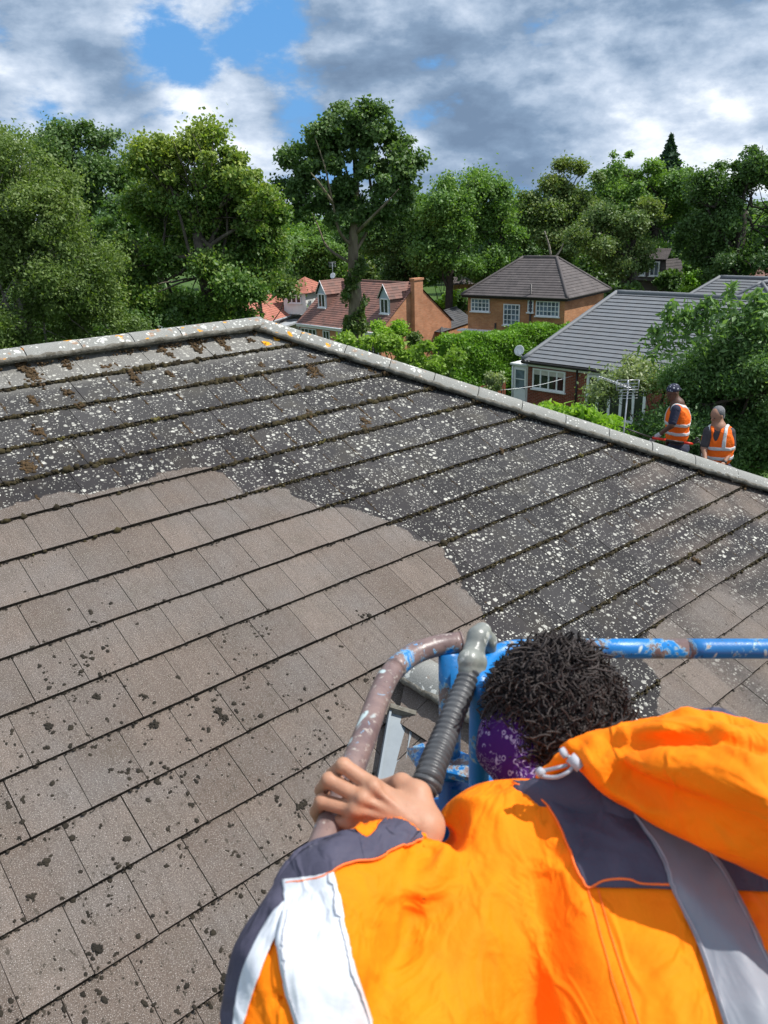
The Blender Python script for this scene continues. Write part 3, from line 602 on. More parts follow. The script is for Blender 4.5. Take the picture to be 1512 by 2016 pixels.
# blasted-off moss: wet dark crumbs, thick at the lower left
for k in range(900):
    x_ = RNG.uniform(-60, 760); y_ = RNG.uniform(1180, 2050)
    w_ = (.25 + .75 * min(1, max(0, (y_ - 1230) / 80))) * (.35 + .65 * (x_ < 640)) * (.5 + .5 * math.sin(x_ * .021 + 1) * math.sin(y_ * .013))
    if y_ > 1700: w_ *= .8
    if RNG.random() > w_ + .15: continue
    u_, v_ = ruv(x_, y_)
    ns = RNG.integers(1, 9); R_ = .006 + .045 * RNG.random() ** 2.2
    for q in range(ns):
        r = (.0018 + .0085 * RNG.random() ** 3) * (1 if q else 1.25); du_, dv_ = RNG.normal() * R_ * .7, RNG.normal() * R_
        vv = v_ + dv_; fr_ = (vv - v0) / GA; hh_ = .024 * (1 - (fr_ - math.floor(fr_))) + .004
        md.append((u_ + du_, vv, hh_)); mdr.append((r * (1 + RNG.random() * .5), r * (1 + RNG.random() * .7)))
for k in range(1500):
    x_ = RNG.uniform(-60, 1512); y_ = RNG.uniform(1060, 2050); u_, v_ = ruv(x_, y_)
    if sdpoly(np.array([(u_, v_)]), POL)[0] < .05: continue
    fr_ = (v_ - v0) / GA; r = .0015 + .003 * RNG.random() ** 2; md.append((u_, v_, .024 * (1 - (fr_ - math.floor(fr_))) + .003)); mdr.append((r * 1.4, r * 1.4))
for (x_, y_, n_) in ((430, 1405, 22), (437, 1415, 16), (97, 1434, 20), (305, 1428, 22), (283, 1377, 14), (90, 1700, 18), (590, 1590, 26), (190, 1870, 20), (190, 1375, 16), (700, 1510, 14), (600, 1585, 16), (65, 1770, 10)):
    u_, v_ = ruv(x_, y_)
    for q in range(n_):
        du_, dv_ = RNG.normal(0, .010, 2); fr_ = (v_ - v0) / GA; r = .005 + .006 * RNG.random(); md.append((u_ + du_, v_ + dv_, .024 * (1 - (fr_ - math.floor(fr_))) + .008)); mdr.append((r, r))
tag(blobs('moss_debris', np.array(md), np.array(mdr), MAT['mossdark'], None, .30), 'wet dark crumbs of blasted-off moss scattered over the washed tiles', 'moss debris', kind='stuff')
# the two orange crusts on the top course
for (x_, y_, n_, s_, lb) in ((525, 680, 34, .024, 'larger bright orange lichen crust on the top course of tiles near the hip corner'), (544, 671, 22, .015, 'smaller orange lichen crust just right of the larger one near the hip corner')):
    u_, v_ = ruv(x_, y_); ol = np.array([(u_, v_, .02, s_ * 1.3, s_ * 1.3)] + [(u_ + RNG.uniform(-1, 1) * s_ * 1.3, v_ + RNG.uniform(-1, 1) * s_ * 1.6, .02, .017, .017) for q in range(n_)])
    tag(blobs('orange_lichen', ol[:, :3], ol[:, 3:], MAT['olichen'], None, .3), lb, 'lichen', kind='stuff')
# ================================================================ ground
g = mesh_obj('ground', [(-900, -300, 0), (900, -300, 0), (900, 1500, 0), (-900, 1500, 0)], [(0, 1, 2, 3)], MAT['grass']); tag(g, 'green lawns and gardens lying between the houses', 'ground', kind='structure')
# ================================================================ foliage
def leaf_mesh(P, size, up=.5, el=1.6, out=None, sv=.35):
    """one folded diamond per point"""
    N = len(P); nr = RNG.normal(size=(N, 3)); nr /= np.linalg.norm(nr, axis=1)[:, None]; nr[:, 2] += up
    if out is not None: nr += out * .7
    nr /= np.linalg.norm(nr, axis=1)[:, None] + 1e-9
    r = RNG.normal(size=(N, 3)); a = np.cross(nr, r); a /= np.linalg.norm(a, axis=1)[:, None] + 1e-9; b = np.cross(nr, a)
    s = (size * (1 + RNG.uniform(-sv, sv, N)))[:, None]
    V = np.empty((N, 4, 3)); V[:, 0] = P - a * s * el * .5; V[:, 2] = P + a * s * el * .5; V[:, 1] = P + b * s * .5 + nr * s * .12; V[:, 3] = P - b * s * .5 + nr * s * .12
    i = 4 * np.arange(N)[:, None]; F = np.concatenate([np.concatenate([i, i + 1, i + 2], 1), np.concatenate([i, i + 2, i + 3], 1)])
    return V.reshape(-1, 3), F
def leaf_obj(name, P, size, mat, parent=None, up=.5, el=1.6, out=None, lv=None):
    V, F = leaf_mesh(np.asarray(P), size, up, el, out); N = len(P)
    lv = RNG.random(N) if lv is None else np.clip(lv + RNG.normal(0, .18, N), 0, 1)
    return mesh_obj(name, V, F, mat, parent, False, None, None, {'lv': np.repeat(lv, 4)})
CLV = []; DENS = [.46]
def crown_points(blobs, n, clump=.3, hollow=.5, sig=.33):
    """blobs: (centre, (rx, ry, rz)); leaves gathered in clumps near each blob's surface"""
    CLV.clear(); w = np.array([b[1][0] * b[1][2] for b in blobs]); w = w / w.sum(); P = []; O = []
    for (c, r), wi in zip(blobs, w):
        k = max(20, int(n * wi)); nc = max(5, int(3.2 * (np.prod(r) ** (2 / 3)) / clump ** 2 * DENS[0]))
        d_ = RNG.normal(size=(nc, 3)); d_ /= np.linalg.norm(d_, axis=1)[:, None]; rad = hollow + (1.04 - hollow) * RNG.random(nc) ** .6
        cc_ = np.asarray(c) + d_ * rad[:, None] * np.asarray(r); cs = clump * (.45 + .9 * RNG.random(nc)); ou = RNG.random(nc) < .16; cc_[ou] = np.asarray(c) + d_[ou] * np.asarray(r) * RNG.uniform(1.02, 1.24, (ou.sum(), 1)); cs[ou] *= .6; clv_ = RNG.random(nc); pw = cs ** 2 / (cs ** 2).sum()
        ix = RNG.choice(nc, k, p=pw); q = RNG.normal(size=(k, 3)) * [1, 1, .72]
        q *= (cs[ix] * sig * 1.5)[:, None]; CLV.append(clv_[ix]); P.append(cc_[ix] + q); O.append(d_[ix])
    return np.concatenate(P), np.concatenate(O)
def px_blobs(L_, Y, dz=.6, thick=.9):
    B_ = []
    for e_ in L_:
        x, y, rx, ry = e_[:4]; dy = e_[4] if len(e_) > 4 else RNG.uniform(-dz, dz) * min(rx, ry) * Y / FP
        c = aty(x, y, Y + dy); sc = np.linalg.norm(c - C0) / FP * .97; B_.append((c, (rx * sc, max(rx, ry) * .5 * sc * thick + .3, ry * sc)))
    return B_
def limb(mb, a, b, r0, r1, bend=.15, n=7):
    a, b = np.asarray(a), np.asarray(b); L_ = np.linalg.norm(b - a); P = [a]
    off = RNG.normal(size=3) * bend * L_; off[2] = abs(off[2]) * .4
    for i in range(1, n + 1):
        t_ = i / n; P.append(a + (b - a) * t_ + off * math.sin(math.pi * t_) * .5 + RNG.normal(size=3) * L_ * .012 * (i < n))
    mb.tube(P, [r0 + (r1 - r0) * (i / n) ** .8 for i in range(n + 1)], 7)
def tree(name, label, Y, ell, base_px, leaf, n, size, tr=.25, clump=.9, hollow=.5, bark=None, group=None, fork=.55, el=1.5, up=.5, dz=.6, sig=.33, toplight=.0, limbs=True, leanto=None, cat='tree'):
    ell = [(e[0], e[1] + (8 if Y > 30 else 14), e[2] * 1.0, e[3] * .93) + tuple(e[4:]) for e in ell]; B_ = px_blobs(ell, Y, dz); zs = [b[0][2] for b in B_]; top = max(zs); bx = aty(base_px, 600, Y); base = np.array([bx[0], Y, 0.])
    o = empty(name, tuple(base), label, cat, group)
    if name == 'tall_tree': DENS[0] = .16; clump *= .55; B_ = [(b, tuple(x * 1.12 for x in r)) for b, r in B_]
    P, O = crown_points(B_, int(n * 1.6), clump * .92, hollow, sig); DENS[0] = .46; clv = np.concatenate(CLV); size = size * .74
    P[:, 2] = np.maximum(P[:, 2], .3)
    lv = None
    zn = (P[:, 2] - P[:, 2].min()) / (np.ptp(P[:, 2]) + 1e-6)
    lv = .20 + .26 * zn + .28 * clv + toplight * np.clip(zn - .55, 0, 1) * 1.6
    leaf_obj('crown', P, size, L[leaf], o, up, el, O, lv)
    mb = MB(); bark = bark or BARK
    fk = np.array([base[0] + (leanto or 0), Y, max(1.2, min(zs) + fork * (top - min(zs)))]); fk = fk if limbs else base + np.array([0, 0, top])
    pts = spline([base - [0, 0, .1], base + (fk - base) * .35 + RNG.normal(size=3) * [.1, .1, 0], base + (fk - base) * .7 + RNG.normal(size=3) * [.15, .15, 0], fk], 4)
    m_ = len(pts); mb.tube(pts, [tr * (1.35 if i == 0 else 1) * (1 - .45 * i / m_) for i in range(m_)], 10)
    if limbs:
        for c, r in B_:
            s_ = pts[int(m_ * RNG.uniform(.45, .98))]; limb(mb, s_, c, tr * .34, tr * .06)
            for k in range(4):
                d_ = RNG.normal(size=3); d_ /= np.linalg.norm(d_); limb(mb, np.asarray(c) * .75 + s_ * .25, np.asarray(c) + d_ * np.asarray(r) * .85, tr * .14, tr * .03, .2, 5)
    mb.build('trunk', bark, o, True)
    return o
TB = 'trees along the left and behind the houses'
tree('birch_tree', 'fine-leaved yellowish green birch filling the left edge of the photo, nearest of the left trees', 21, [(20, 430, 120, 150), (110, 480, 90, 150), (30, 620, 200, 90), (160, 580, 60, 110), (60, 350, 60, 60), (15, 300, 35, 38), (-60, 400, 90, 160), (120, 385, 50, 60), (-20, 560, 140, 130)], 40, 'birch', 95000, .062, .16, .40, .45, el=1.9, up=.1, sig=.42, bark=BARKP)
tree('oak_tree', 'dark round-topped tree rising behind the birch at the left', 44, [(170, 305, 75, 50), (120, 300, 45, 42), (215, 350, 42, 70), (180, 380, 70, 60), (145, 265, 30, 18), (205, 268, 24, 20)], 180, 'oak', 26000, .16, .35, .9, .5)
tree('lime_tree', 'broad full tree with sunlit yellow green top, just left of the tall ivy-clad tree', 26, [(375, 300, 85, 55), (385, 255, 42, 30), (310, 330, 50, 45), (440, 330, 50, 50), (400, 410, 125, 90), (290, 440, 75, 90), (470, 460, 85, 100), (380, 550, 130, 75), (270, 570, 60, 80), (480, 585, 62, 50), (330, 620, 100, 40), (450, 390, 70, 70), (520, 400, 45, 45), (300, 270, 24, 18), (250, 520, 45, 100)], 403, 'maple', 120000, .105, .26, .5, .45, fork=.5, toplight=.5, up=.35)
tree('hazel_tree', 'small leafy tree with yellowish leaves hanging over the terracotta roof', 34, [(560, 545, 36, 18), (530, 510, 30, 35), (520, 470, 30, 30)], 508, 'olive', 7000, .12, .09, .5, .4)
# tall open-crowned tree with ivy on its bole, standing in front of the red-brown roof
Yt = 37
o = tree('tall_tree', 'tallest tree with a sparse clumpy crown and a long ivy-clad trunk before the red-brown roof', Yt,
     [(690, 232, 42, 26), (735, 250, 26, 24), (640, 262, 30, 22), (602, 275, 30, 26), (680, 285, 40, 26), (765, 290, 36, 26), (725, 300, 34, 24), (582, 320, 26, 22), (630, 330, 40, 26), (690, 340, 40, 26), (795, 330, 26, 22), (750, 345, 40, 24), (590, 370, 30, 24), (650, 385, 42, 24), (720, 385, 40, 24), (790, 372, 32, 20), (610, 415, 32, 20), (760, 412, 28, 20), (576, 400, 20, 30), (690, 430, 30, 16), (806, 400, 16, 22), (655, 300, 30, 24), (560, 350, 14, 40)] + [(692 + 122 * math.cos(2.4 * k) * (.25 + .75 * k / 44) ** .5, 322 + 108 * math.sin(2.4 * k) * (.25 + .75 * k / 44) ** .5, 20 + 4 * (k % 3), 15 + 3 * (k % 3)) for k in range(0, 45, 2)],
     698, 'oak', 30000, .155, .30, .50, .3, fork=.0, dz=1.6, sig=.46, limbs=False)
for ch in list(o.children):
    if ch.name.startswith('trunk'): bpy.data.objects.remove(ch)
mb = MB()
def tp(*a): return [aty(x, y, Yt + dy) for x, y, dy in a]
mb.tube(spline([np.array([aty(700, 665, Yt)[0], Yt, -.1])] + tp((701, 655, 0), (700, 600, 0), (697, 540, 0), (695, 480, 0), (700, 400, 0), (700, 330, .2), (692, 250, .2)), 5), [.42 - .36 * (i / 35) for i in range(36)], 12)
for a in ([(697, 490, 0), (668, 455, -.6), (655, 400, -1.), (640, 330, -1.2), (620, 270, -1.2)], [(697, 500, 0), (722, 455, .5), (735, 400, 1.), (752, 340, 1.4), (765, 280, 1.4)], [(695, 520, 0), (660, 500, .8), (640, 480, 1.4), (628, 450, 1.6), (615, 420, 1.8)], [(700, 460, 0), (740, 420, -1.2), (765, 395, -1.6), (785, 372, -1.8)], [(655, 400, -1.), (628, 360, -1.6), (612, 340, -1.8)], [(700, 400, 0), (680, 330, 1.), (650, 260, 1.3)], [(735, 400, 1.), (725, 320, .8), (735, 250, .6)], [(700, 420, 0), (675, 390, .8), (640, 355, 1.2)]):
    P = spline(tp(*a), 4); mb.tube(P, [.08 - .065 * i / (len(P) - 1) for i in range(len(P))], 7)
mb.build('trunk', pm('ridged_grey_bark', (.22, .18, .13), (.10, .08, .055), 2.5, .95, .9, 16, .05, c3=(.23, .21, .13), thr=.55, s3=1.2, stretch=(1, 1, .3)), o, True)
IV = []
for k in range(4200):
    y = RNG.uniform(505, 655); a = RNG.uniform(0, 6.28); c = aty(699 + (y < 560) * -2, y, Yt); rr = .40 + RNG.random() ** 2 * .28 * (.5 + .5 * math.sin(y * .11))
    if math.sin(y * .07 + math.cos(a) * 2 + 1) + .55 < RNG.random() * 1.3 and y < 620: continue
    IV.append(c + np.array([math.cos(a) * rr, math.sin(a) * rr, 0]))
leaf_obj('ivy', IV, .12, L['ivy'], o, .1, 1.2)
# wood behind: individual crowns along the back gardens
BK = [('maple_tree', 'bright green double-headed tree standing left behind the brown hipped roof', 58, [(875, 400, 38, 42), (860, 450, 50, 60), (905, 380, 22, 20), (900, 500, 60, 50), (880, 350, 16, 14), (840, 430, 30, 40), (935, 350, 14, 12)], 885, 'mid', 26000, .19, .33, 1.0),
      ('maple_tree', 'bright green tree with pointed head right beside the double-headed one', 60, [(960, 395, 40, 40), (945, 360, 26, 20), (975, 450, 45, 60), (960, 500, 50, 40), (990, 420, 22, 40)], 985, 'mid', 22000, .19, .3, 1.0),
      ('oak_tree', 'mid green tree just right of the ivy-clad trunk, above the chimney gable', 61, [(790, 430, 36, 36), (765, 480, 45, 50), (815, 480, 40, 50), (800, 530, 50, 30), (745, 440, 28, 40)], 800, 'deep', 22000, .19, .3, 1.0),
      ('oak_tree', 'tall pale-twigged tree rising above the left half of the brown hipped roof', 63, [(1085, 400, 48, 40), (1130, 340, 55, 34), (1060, 450, 45, 50), (1110, 430, 50, 50), (1150, 380, 45, 50), (1040, 395, 22, 30), (1105, 480, 60, 40)], 1090, 'olive', 32000, .19, .4, 1.0),
      ('oak_tree', 'tall mid green tree with dense round head left of the dark spruce', 68, [(1270, 350, 75, 48), (1225, 340, 40, 36), (1320, 390, 45, 60), (1240, 420, 60, 60), (1300, 460, 60, 60), (1180, 355, 30, 40), (1200, 330, 26, 30)], 1275, 'mid', 36000, .2, .45, 1.1),
      ('oak_tree', 'loose tree with brownish twigs behind the right side of the brown hipped roof', 57, [(1195, 420, 50, 34), (1215, 460, 60, 40), (1250, 440, 40, 50), (1170, 470, 40, 40), (1240, 500, 50, 30)], 1238, 'olive', 20000, .17, .3, .8),
      ('oak_tree', 'big dark green tree filling the right edge above the slate grey roofs', 56, [(1430, 390, 70, 60), (1490, 360, 60, 50), (1400, 450, 60, 70), (1480, 450, 80, 70), (1390, 370, 30, 30), (1500, 310, 36, 32), (1560, 400, 80, 100), (1450, 520, 90, 40)], 1440, 'deep', 46000, .19, .5, 1.0),
      ('oak_tree', 'lower green tree between the left end of the red-brown roof and the tall tree', 66, [(610, 480, 50, 36), (575, 500, 44, 50), (650, 500, 50, 40), (600, 530, 70, 40)], 610, 'mid', 22000, .2, .3, 1.0),
      ('oak_tree', 'mid green tree seen between the lime and the tall ivy-clad tree', 74, [(545, 450, 44, 26), (575, 470, 60, 30), (520, 490, 50, 50), (640, 455, 40, 24)], 545, 'mid', 16000, .22, .3, 1.1),
      ('oak_tree', 'shaded green tree right behind the ivy-clad trunk', 70, [(730, 470, 46, 30), (700, 500, 50, 40), (745, 520, 50, 30), (680, 460, 30, 20)], 735, 'deep', 18000, .21, .3, 1.0),
      ('beech_tree', 'dark tree closing the gap between the bright green pair and the brown hipped roof', 72, [(1015, 440, 36, 46), (1030, 490, 50, 40), (1000, 520, 60, 30), (940, 530, 70, 30)], 1012, 'deep', 20000, .21, .35, 1.0),
      ('beech_tree', 'dark tree behind the small mansard-roofed house', 80, [(1330, 470, 60, 60), (1380, 500, 50, 50), (1290, 500, 50, 40), (1350, 420, 40, 30), (1200, 500, 70, 30)], 1345, 'deep', 26000, .22, .4, 1.1),
      ('beech_tree', 'dark undergrowth tree behind the lime on the left', 40, [(240, 560, 60, 70), (200, 480, 50, 70), (250, 440, 40, 50), (290, 610, 60, 40), (560, 500, 30, 40)], 245, 'deep', 26000, .15, .25, .8)]
for (nm, lb, Y_, E_, bx, lf, n_, s_, tr_, cl_) in BK: tree(nm, lb, Y_, E_, bx, lf, n_, s_, tr_, cl_, .45, BARKD, 'trees standing behind the houses', up=.5)
# bare pale limbs showing in two of them
for (nm, lb, Y_, seg) in (('dead_branch', 'pale bare forked limb showing above the brown hipped roof ridge', 60, [[(1085, 505, 0), (1080, 480, 0), (1072, 455, 0)], [(1095, 505, 0), (1104, 492, 0), (1110, 476, 0)]]), ):
    mb = MB()
    for a in seg: mb.tube(spline([aty(x, y, Y_) for x, y, _ in a], 4), [.10 - .007 * i for i in range(9)], 7)
    tag(mb.build(nm, BARKP, None, True), lb, 'branch')
# spruces
def spruce(label, px, top, bot, Y, w):
    c = aty(px, top, Y); zt = c[2]; o = empty('spruce_tree', (c[0], Y, 0), label, 'tree'); P = []
    n = 9000; zz_ = zt * (1 - RNG.random(n) ** .8 * .75); k = (zt - zz_) / (zt * .75); tier = (zz_ * 1.6) % 1
    R_ = w * k * (.55 + .55 * (1 - tier)) * RNG.random(n) ** .4; a = RNG.uniform(0, 6.28, n); P = np.stack([c[0] + R_ * np.cos(a), Y + R_ * np.sin(a), zz_ - .35 * R_], 1)
    leaf_obj('crown', P, .24, L['conifer'], o, .2, 2.4); mb = MB(); mb.tube([(c[0], Y, 0), (c[0], Y, zt)], [.3, .03], 8); mb.build('trunk', BARKD, o, True)
spruce('narrow dark spruce poking above the treeline at the right', 1322, 266, 500, 88, 6.5)
spruce('small dark spruce top far off between the bright green pair and the tall twiggy tree', 1002, 376, 480, 92, 6.)
# far wood, tree by tree, copies of three seen through the gaps
src = [tree('distant_tree', 'far-off green tree in the belt beyond the houses, at the far left of it', 96, [(-40, 470, 50, 40), (-10, 500, 60, 50), (-70, 500, 50, 50)], -30, 'deep', 9000, .34, .4, 1.5, group='far belt of trees'),
       tree('distant_tree', 'far-off paler green tree in the belt beyond the houses', 100, [(60, 460, 50, 36), (90, 500, 60, 50), (30, 500, 50, 50)], 60, 'mid', 9000, .34, .4, 1.5, group='far belt of trees')]
FARL = 'far-off tree in the belt closing the view between the nearer crowns'
for s_ in src: s_['label'] = FARL
for k in range(26):
    s_ = src[k % 2]; o = s_.copy(); COL.objects.link(o); th = -.62 + 1.3 * k / 25; R_ = 104 + 18 * ((k * 7) % 3) / 2
    o.location = (R_ * math.sin(th), R_ * math.cos(th), 0); o.rotation_euler = (0, 0, k * 1.7); q = .92 + .24 * ((k * 5) % 4) / 4 * (1.1 if 12 < k < 20 else 1); o.scale = (1.25, 1.25, q)
    for ch in s_.children: c = ch.copy(); COL.objects.link(c); c.parent = o
# ---- hedges and shrubs
def shrub(name, label, Y, ell, leaf, n, size, clump=.3, hollow=.7, group=None, up=.5, el=1.6, cat='shrub', sig=.3, stem=True, lvb=.45):
    B_ = px_blobs(ell, Y, .3); P, O = crown_points(B_, n, clump, hollow, sig); P = P[P[:, 2] > .02]; O = O[:len(P)]; c = np.mean([b[0] for b in B_], 0)
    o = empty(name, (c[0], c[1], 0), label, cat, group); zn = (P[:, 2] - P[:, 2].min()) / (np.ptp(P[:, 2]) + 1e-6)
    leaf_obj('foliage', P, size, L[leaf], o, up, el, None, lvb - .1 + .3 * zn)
    mb = MB()
    for b, r in B_:
        for k in range(3): limb(mb, (c[0] + RNG.normal() * .1, c[1] + RNG.normal() * .1, 0), np.asarray(b) + RNG.normal(size=3) * np.asarray(r) * .4, .045, .012)
    mb.build('stems', BARKD, o, True); return o
for k in range(17):
    x_ = 500 + k * 63 + RNG.uniform(-12, 12); y_ = 548 - 14 * RNG.random() - (12 if x_ > 1150 else 0); shrub('understory_bush', 'dark bush in the shade below the crowns behind the houses', 69 + (k % 3) * 4, [(x_, y_, 42, 20), (x_ + 25, y_ - 16, 30, 20), (x_ - 22, y_ + 8, 30, 16)], ('deep', 'mid', 'deep', 'olive')[k % 4], 4200, .24, .8, .5, 'bushes under the far trees')
for (x_, y_, Y_) in ((1170, 560, 60), (1225, 580, 56), (900, 600, 66), (1310, 560, 62), (1420, 540, 70), (1480, 545, 70)):
    shrub('understory_bush', 'dark bush in the shade below the crowns behind the houses', Y_, [(x_, y_, 26, 14), (x_ + 14, y_ - 8, 18, 14)], 'deep', 2200, .2, .6, .5, 'bushes under the far trees')
shrub('shadow_shrub', 'dark shrub behind the lime trunk', 38, [(365, 575, 60, 26), (320, 590, 40, 26), (420, 590, 40, 20)], 'deep', 7000, .13, .6)
shrub('round_shrub', 'rounded bright shrub in front of the orange brick gable', 42, [(763, 645, 27, 15), (748, 655, 18, 14), (785, 658, 14, 12)], 'bright', 7000, .09, .3)
shrub('ivy_bush', 'dark glossy ivy mound right of the round bright shrub', 42, [(800, 664, 24, 12), (822, 668, 14, 10)], 'ivy', 5000, .09, .25)
shrub('gold_shrub', 'yellow green bush glowing behind the dark garage roof', 62, [(876, 590, 16, 16), (868, 602, 12, 12), (935, 532, 8, 8)], 'bright', 2600, .17, .5)
shrub('garden_bush', 'rounded green bush right of the mansard-roofed house', 66, [(1345, 551, 34, 14), (1365, 548, 20, 16), (1325, 556, 20, 10)], 'hedge', 5000, .16, .5)
shrub('gold_shrub', 'small yellow green bush at the end of the slate grey ridge', 58, [(1363, 574, 13, 7), (1352, 577, 8, 4)], 'bright', 1500, .12, .4)
shrub('laurel_bush', 'big light green laurel bush bulging over the hip beside the clipped hedge', 33, [(850, 705, 52, 30), (800, 690, 46, 22), (745, 682, 44, 16), (700, 674, 30, 10), (880, 725, 28, 30), (830, 735, 50, 30)], 'laurel', 36000, .10, .35, .75)
shrub('shadow_shrub', 'dark shrub in the shade under the lime', 24.5, [(205, 660, 60, 30), (300, 650, 60, 30), (120, 660, 60, 30)], 'deep', 16000, .08, .4)
shrub('border_plant', 'low leafy plants with bright tips under the bungalow window', 30.5, [(1100, 815, 26, 9), (1135, 824, 30, 12), (1170, 836, 32, 14), (1210, 850, 30, 16), (1075, 806, 8, 6), (1240, 860, 20, 14)], 'bright', 9000, .13, .35, .5, up=-.2, el=3.2, cat='plant')
shrub('climbing_rose', 'pale leafy climber on the red-brown fence beside the white door', 36.1, [(958, 745, 9, 10), (975, 762, 9, 8), (985, 742, 5, 7), (965, 768, 7, 5)], 'ashpale', 1200, .1, .2)
# clipped conifer hedge
hA_, hB_ = atz(888, 676, 3.3), atz(1135, 640, 3.3); hu = unit(hB_ - hA_); hv = np.array([-hu[1], hu[0], 0]); hL = np.linalg.norm(hB_ - hA_)
o = empty('clipped_hedge', (hA_[0], hA_[1], 0), 'long clipped bright green conifer hedge below the brown hipped house', 'hedge'); n = 60000
s_ = RNG.random(n) * hL; f_ = RNG.random(n); hh_ = 3.3 * (1 + .04 * np.sin(s_ * 1.3) + .03 * np.sin(s_ * 3.7)); w_ = 1.3
tt = RNG.random(n); fr = f_ < .62; zz_ = np.where(fr, hh_ * tt, hh_); yy = np.where(fr, -.05 + .08 * np.sin(s_ * 2.1 + zz_ * 3), w_ * tt)
rnd = np.minimum(1, np.maximum(0, (zz_ - hh_ + .35) / .35)); yy = yy + fr * rnd ** 2 * .3
jit = RNG.normal(size=(n, 3)) * .07; P = hA_[None] * [1, 1, 0] + s_[:, None] * hu + yy[:, None] * hv + np.array([0, 0, 1.]) * zz_[:, None] + jit
e_ = RNG.random((9000, 2)) * [w_, 3.2]; P = np.concatenate([P, hA_[None] * [1, 1, 0] + hv * e_[:, :1] + np.array([0, 0, 1.]) * e_[:, 1:] + RNG.normal(size=(9000, 3)) * .08])
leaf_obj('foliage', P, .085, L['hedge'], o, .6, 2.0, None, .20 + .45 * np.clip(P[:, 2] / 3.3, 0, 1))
mb = MB(); q0 = hA_ * [1, 1, 0] + hv * .2 + hu * .2; mb.box(q0, hu * (hL - .2), hv * (w_ - .3), np.array([0, 0, 3.0])); mb.build('branch_core', BARKD, o)
# near ash-leaved tree at the right, behind the two men
tree('ash_tree', 'large feathery-leaved tree right behind the two men in orange vests', 17.5, [(1400, 790, 90, 80), (1470, 690, 70, 80), (1415, 715, 54, 38), (1352, 780, 38, 52), (1480, 820, 70, 70), (1452, 640, 30, 28), (1300, 840, 32, 45), (1508, 620, 24, 22), (1540, 750, 80, 140), (1480, 890, 70, 50), (1340, 850, 50, 60), (1420, 870, 70, 50), (1270, 870, 30, 30)], 1420, 'ash', 120000, .050, .15, .42, .4, fork=.4, el=2.3, up=.2, sig=.40)
tree('sumac_tree', 'sparse pale arching branches reaching left across the slate roof and french doors', 18.5, [(1240, 722, 30, 10), (1205, 742, 26, 9), (1180, 752, 14, 8), (1178, 768, 9, 10), (1268, 706, 20, 12), (1284, 742, 14, 16)], 1330, 'ashpale', 3600, .058, .05, .26, .3, fork=.7, el=2.4, up=.2, sig=.45)
for (nm, x_, y_, h_) in (('first', 1392, 588, 0), ('second', 1440, 570, 0)): pass
SPR = []
for (x0, y0, x1, y1) in ((1420, 700, 1442, 560), (1380, 690, 1378, 600), (1330, 690, 1318, 600), (1300, 700, 1292, 650), (1470, 650, 1492, 575), (1400, 650, 1396, 590), (1355, 660, 1352, 615), (1500, 640, 1508, 590)):
    for k in range(170):
        f_ = RNG.random() ** .8; c = aty(x0 + (x1 - x0) * f_, y0 + (y1 - y0) * f_, 17.2); SPR.append(c + RNG.normal(size=3) * (.05 + .20 * (1 - f_)))
leaf_obj('top_sprays', np.array(SPR), .075, L['ash'], None, .2, 2.6, None, np.full(len(SPR), .85)).name = 'top_sprays'
ts = bpy.data.objects['top_sprays']; ash = [x for x in bpy.data.objects if x.name.startswith('ash_tree')][0]; ts.parent = ash; ts.matrix_parent_inverse = Matrix.Translation(-Vector(ash.location))

# ================================================================ houses
def frame_of(A, u):                                               # wall frame: A on the wall foot, u along
    u = unit([u[0], u[1], 0]); n_ = np.array([u[1], -u[0], 0]); return np.asarray(A, float), u, n_    # n_ points outward (to the right of u)
def window(parent, A, u, n_, s0, s1, z0, z1, nx, nz, bar=.05, fr=.07, mat='white', glass='glass', sill=True, name='window', curt=None, depth=.06):
    mb = MB(); W_ = s1 - s0; H_ = z1 - z0; o = np.asarray(A) * [1, 1, 0] + u * s0 + np.array([0, 0, z0]); zz_ = np.array([0, 0, 1.])
    def bar_(a, b, w, h): mb.box(o + u * a + zz_ * b - n_ * .02, u * w, n_ * (depth + .02), zz_ * h)
    bar_(0, 0, fr, H_); bar_(W_ - fr, 0, fr, H_); bar_(fr, 0, W_ - 2 * fr, fr); bar_(fr, H_ - fr, W_ - 2 * fr, fr)
    for i in range(1, nx): bar_(W_ * i / nx - bar / 2, fr, bar, H_ - 2 * fr)
    for j in range(1, nz): mb.box(o + u * fr + zz_ * (H_ * j / nz - bar / 2) - n_ * .02, u * (W_ - 2 * fr), n_ * (depth + .012), zz_ * bar)
    if sill: mb.box(o + u * -.06 + zz_ * -.06 + n_ * .0, u * (W_ + .12), n_ * (depth + .07), zz_ * .058)
    f = mb.build(name, MAT[mat], parent)
    g_ = MB(); g_.box(o + u * .02 + zz_ * .02 + n_ * .008, u * (W_ - .04), n_ * .012, zz_ * (H_ - .04)); g_.build('pane', MAT[glass], f)
    if curt:
        g_ = MB(); g_.box(o + u * fr + zz_ * (H_ * (1 - curt)) + n_ * .022, u * (W_ - 2 * fr), n_ * .008, zz_ * (H_ * curt - fr)); g_.build('blind', MAT['curtain'], f)
    return f
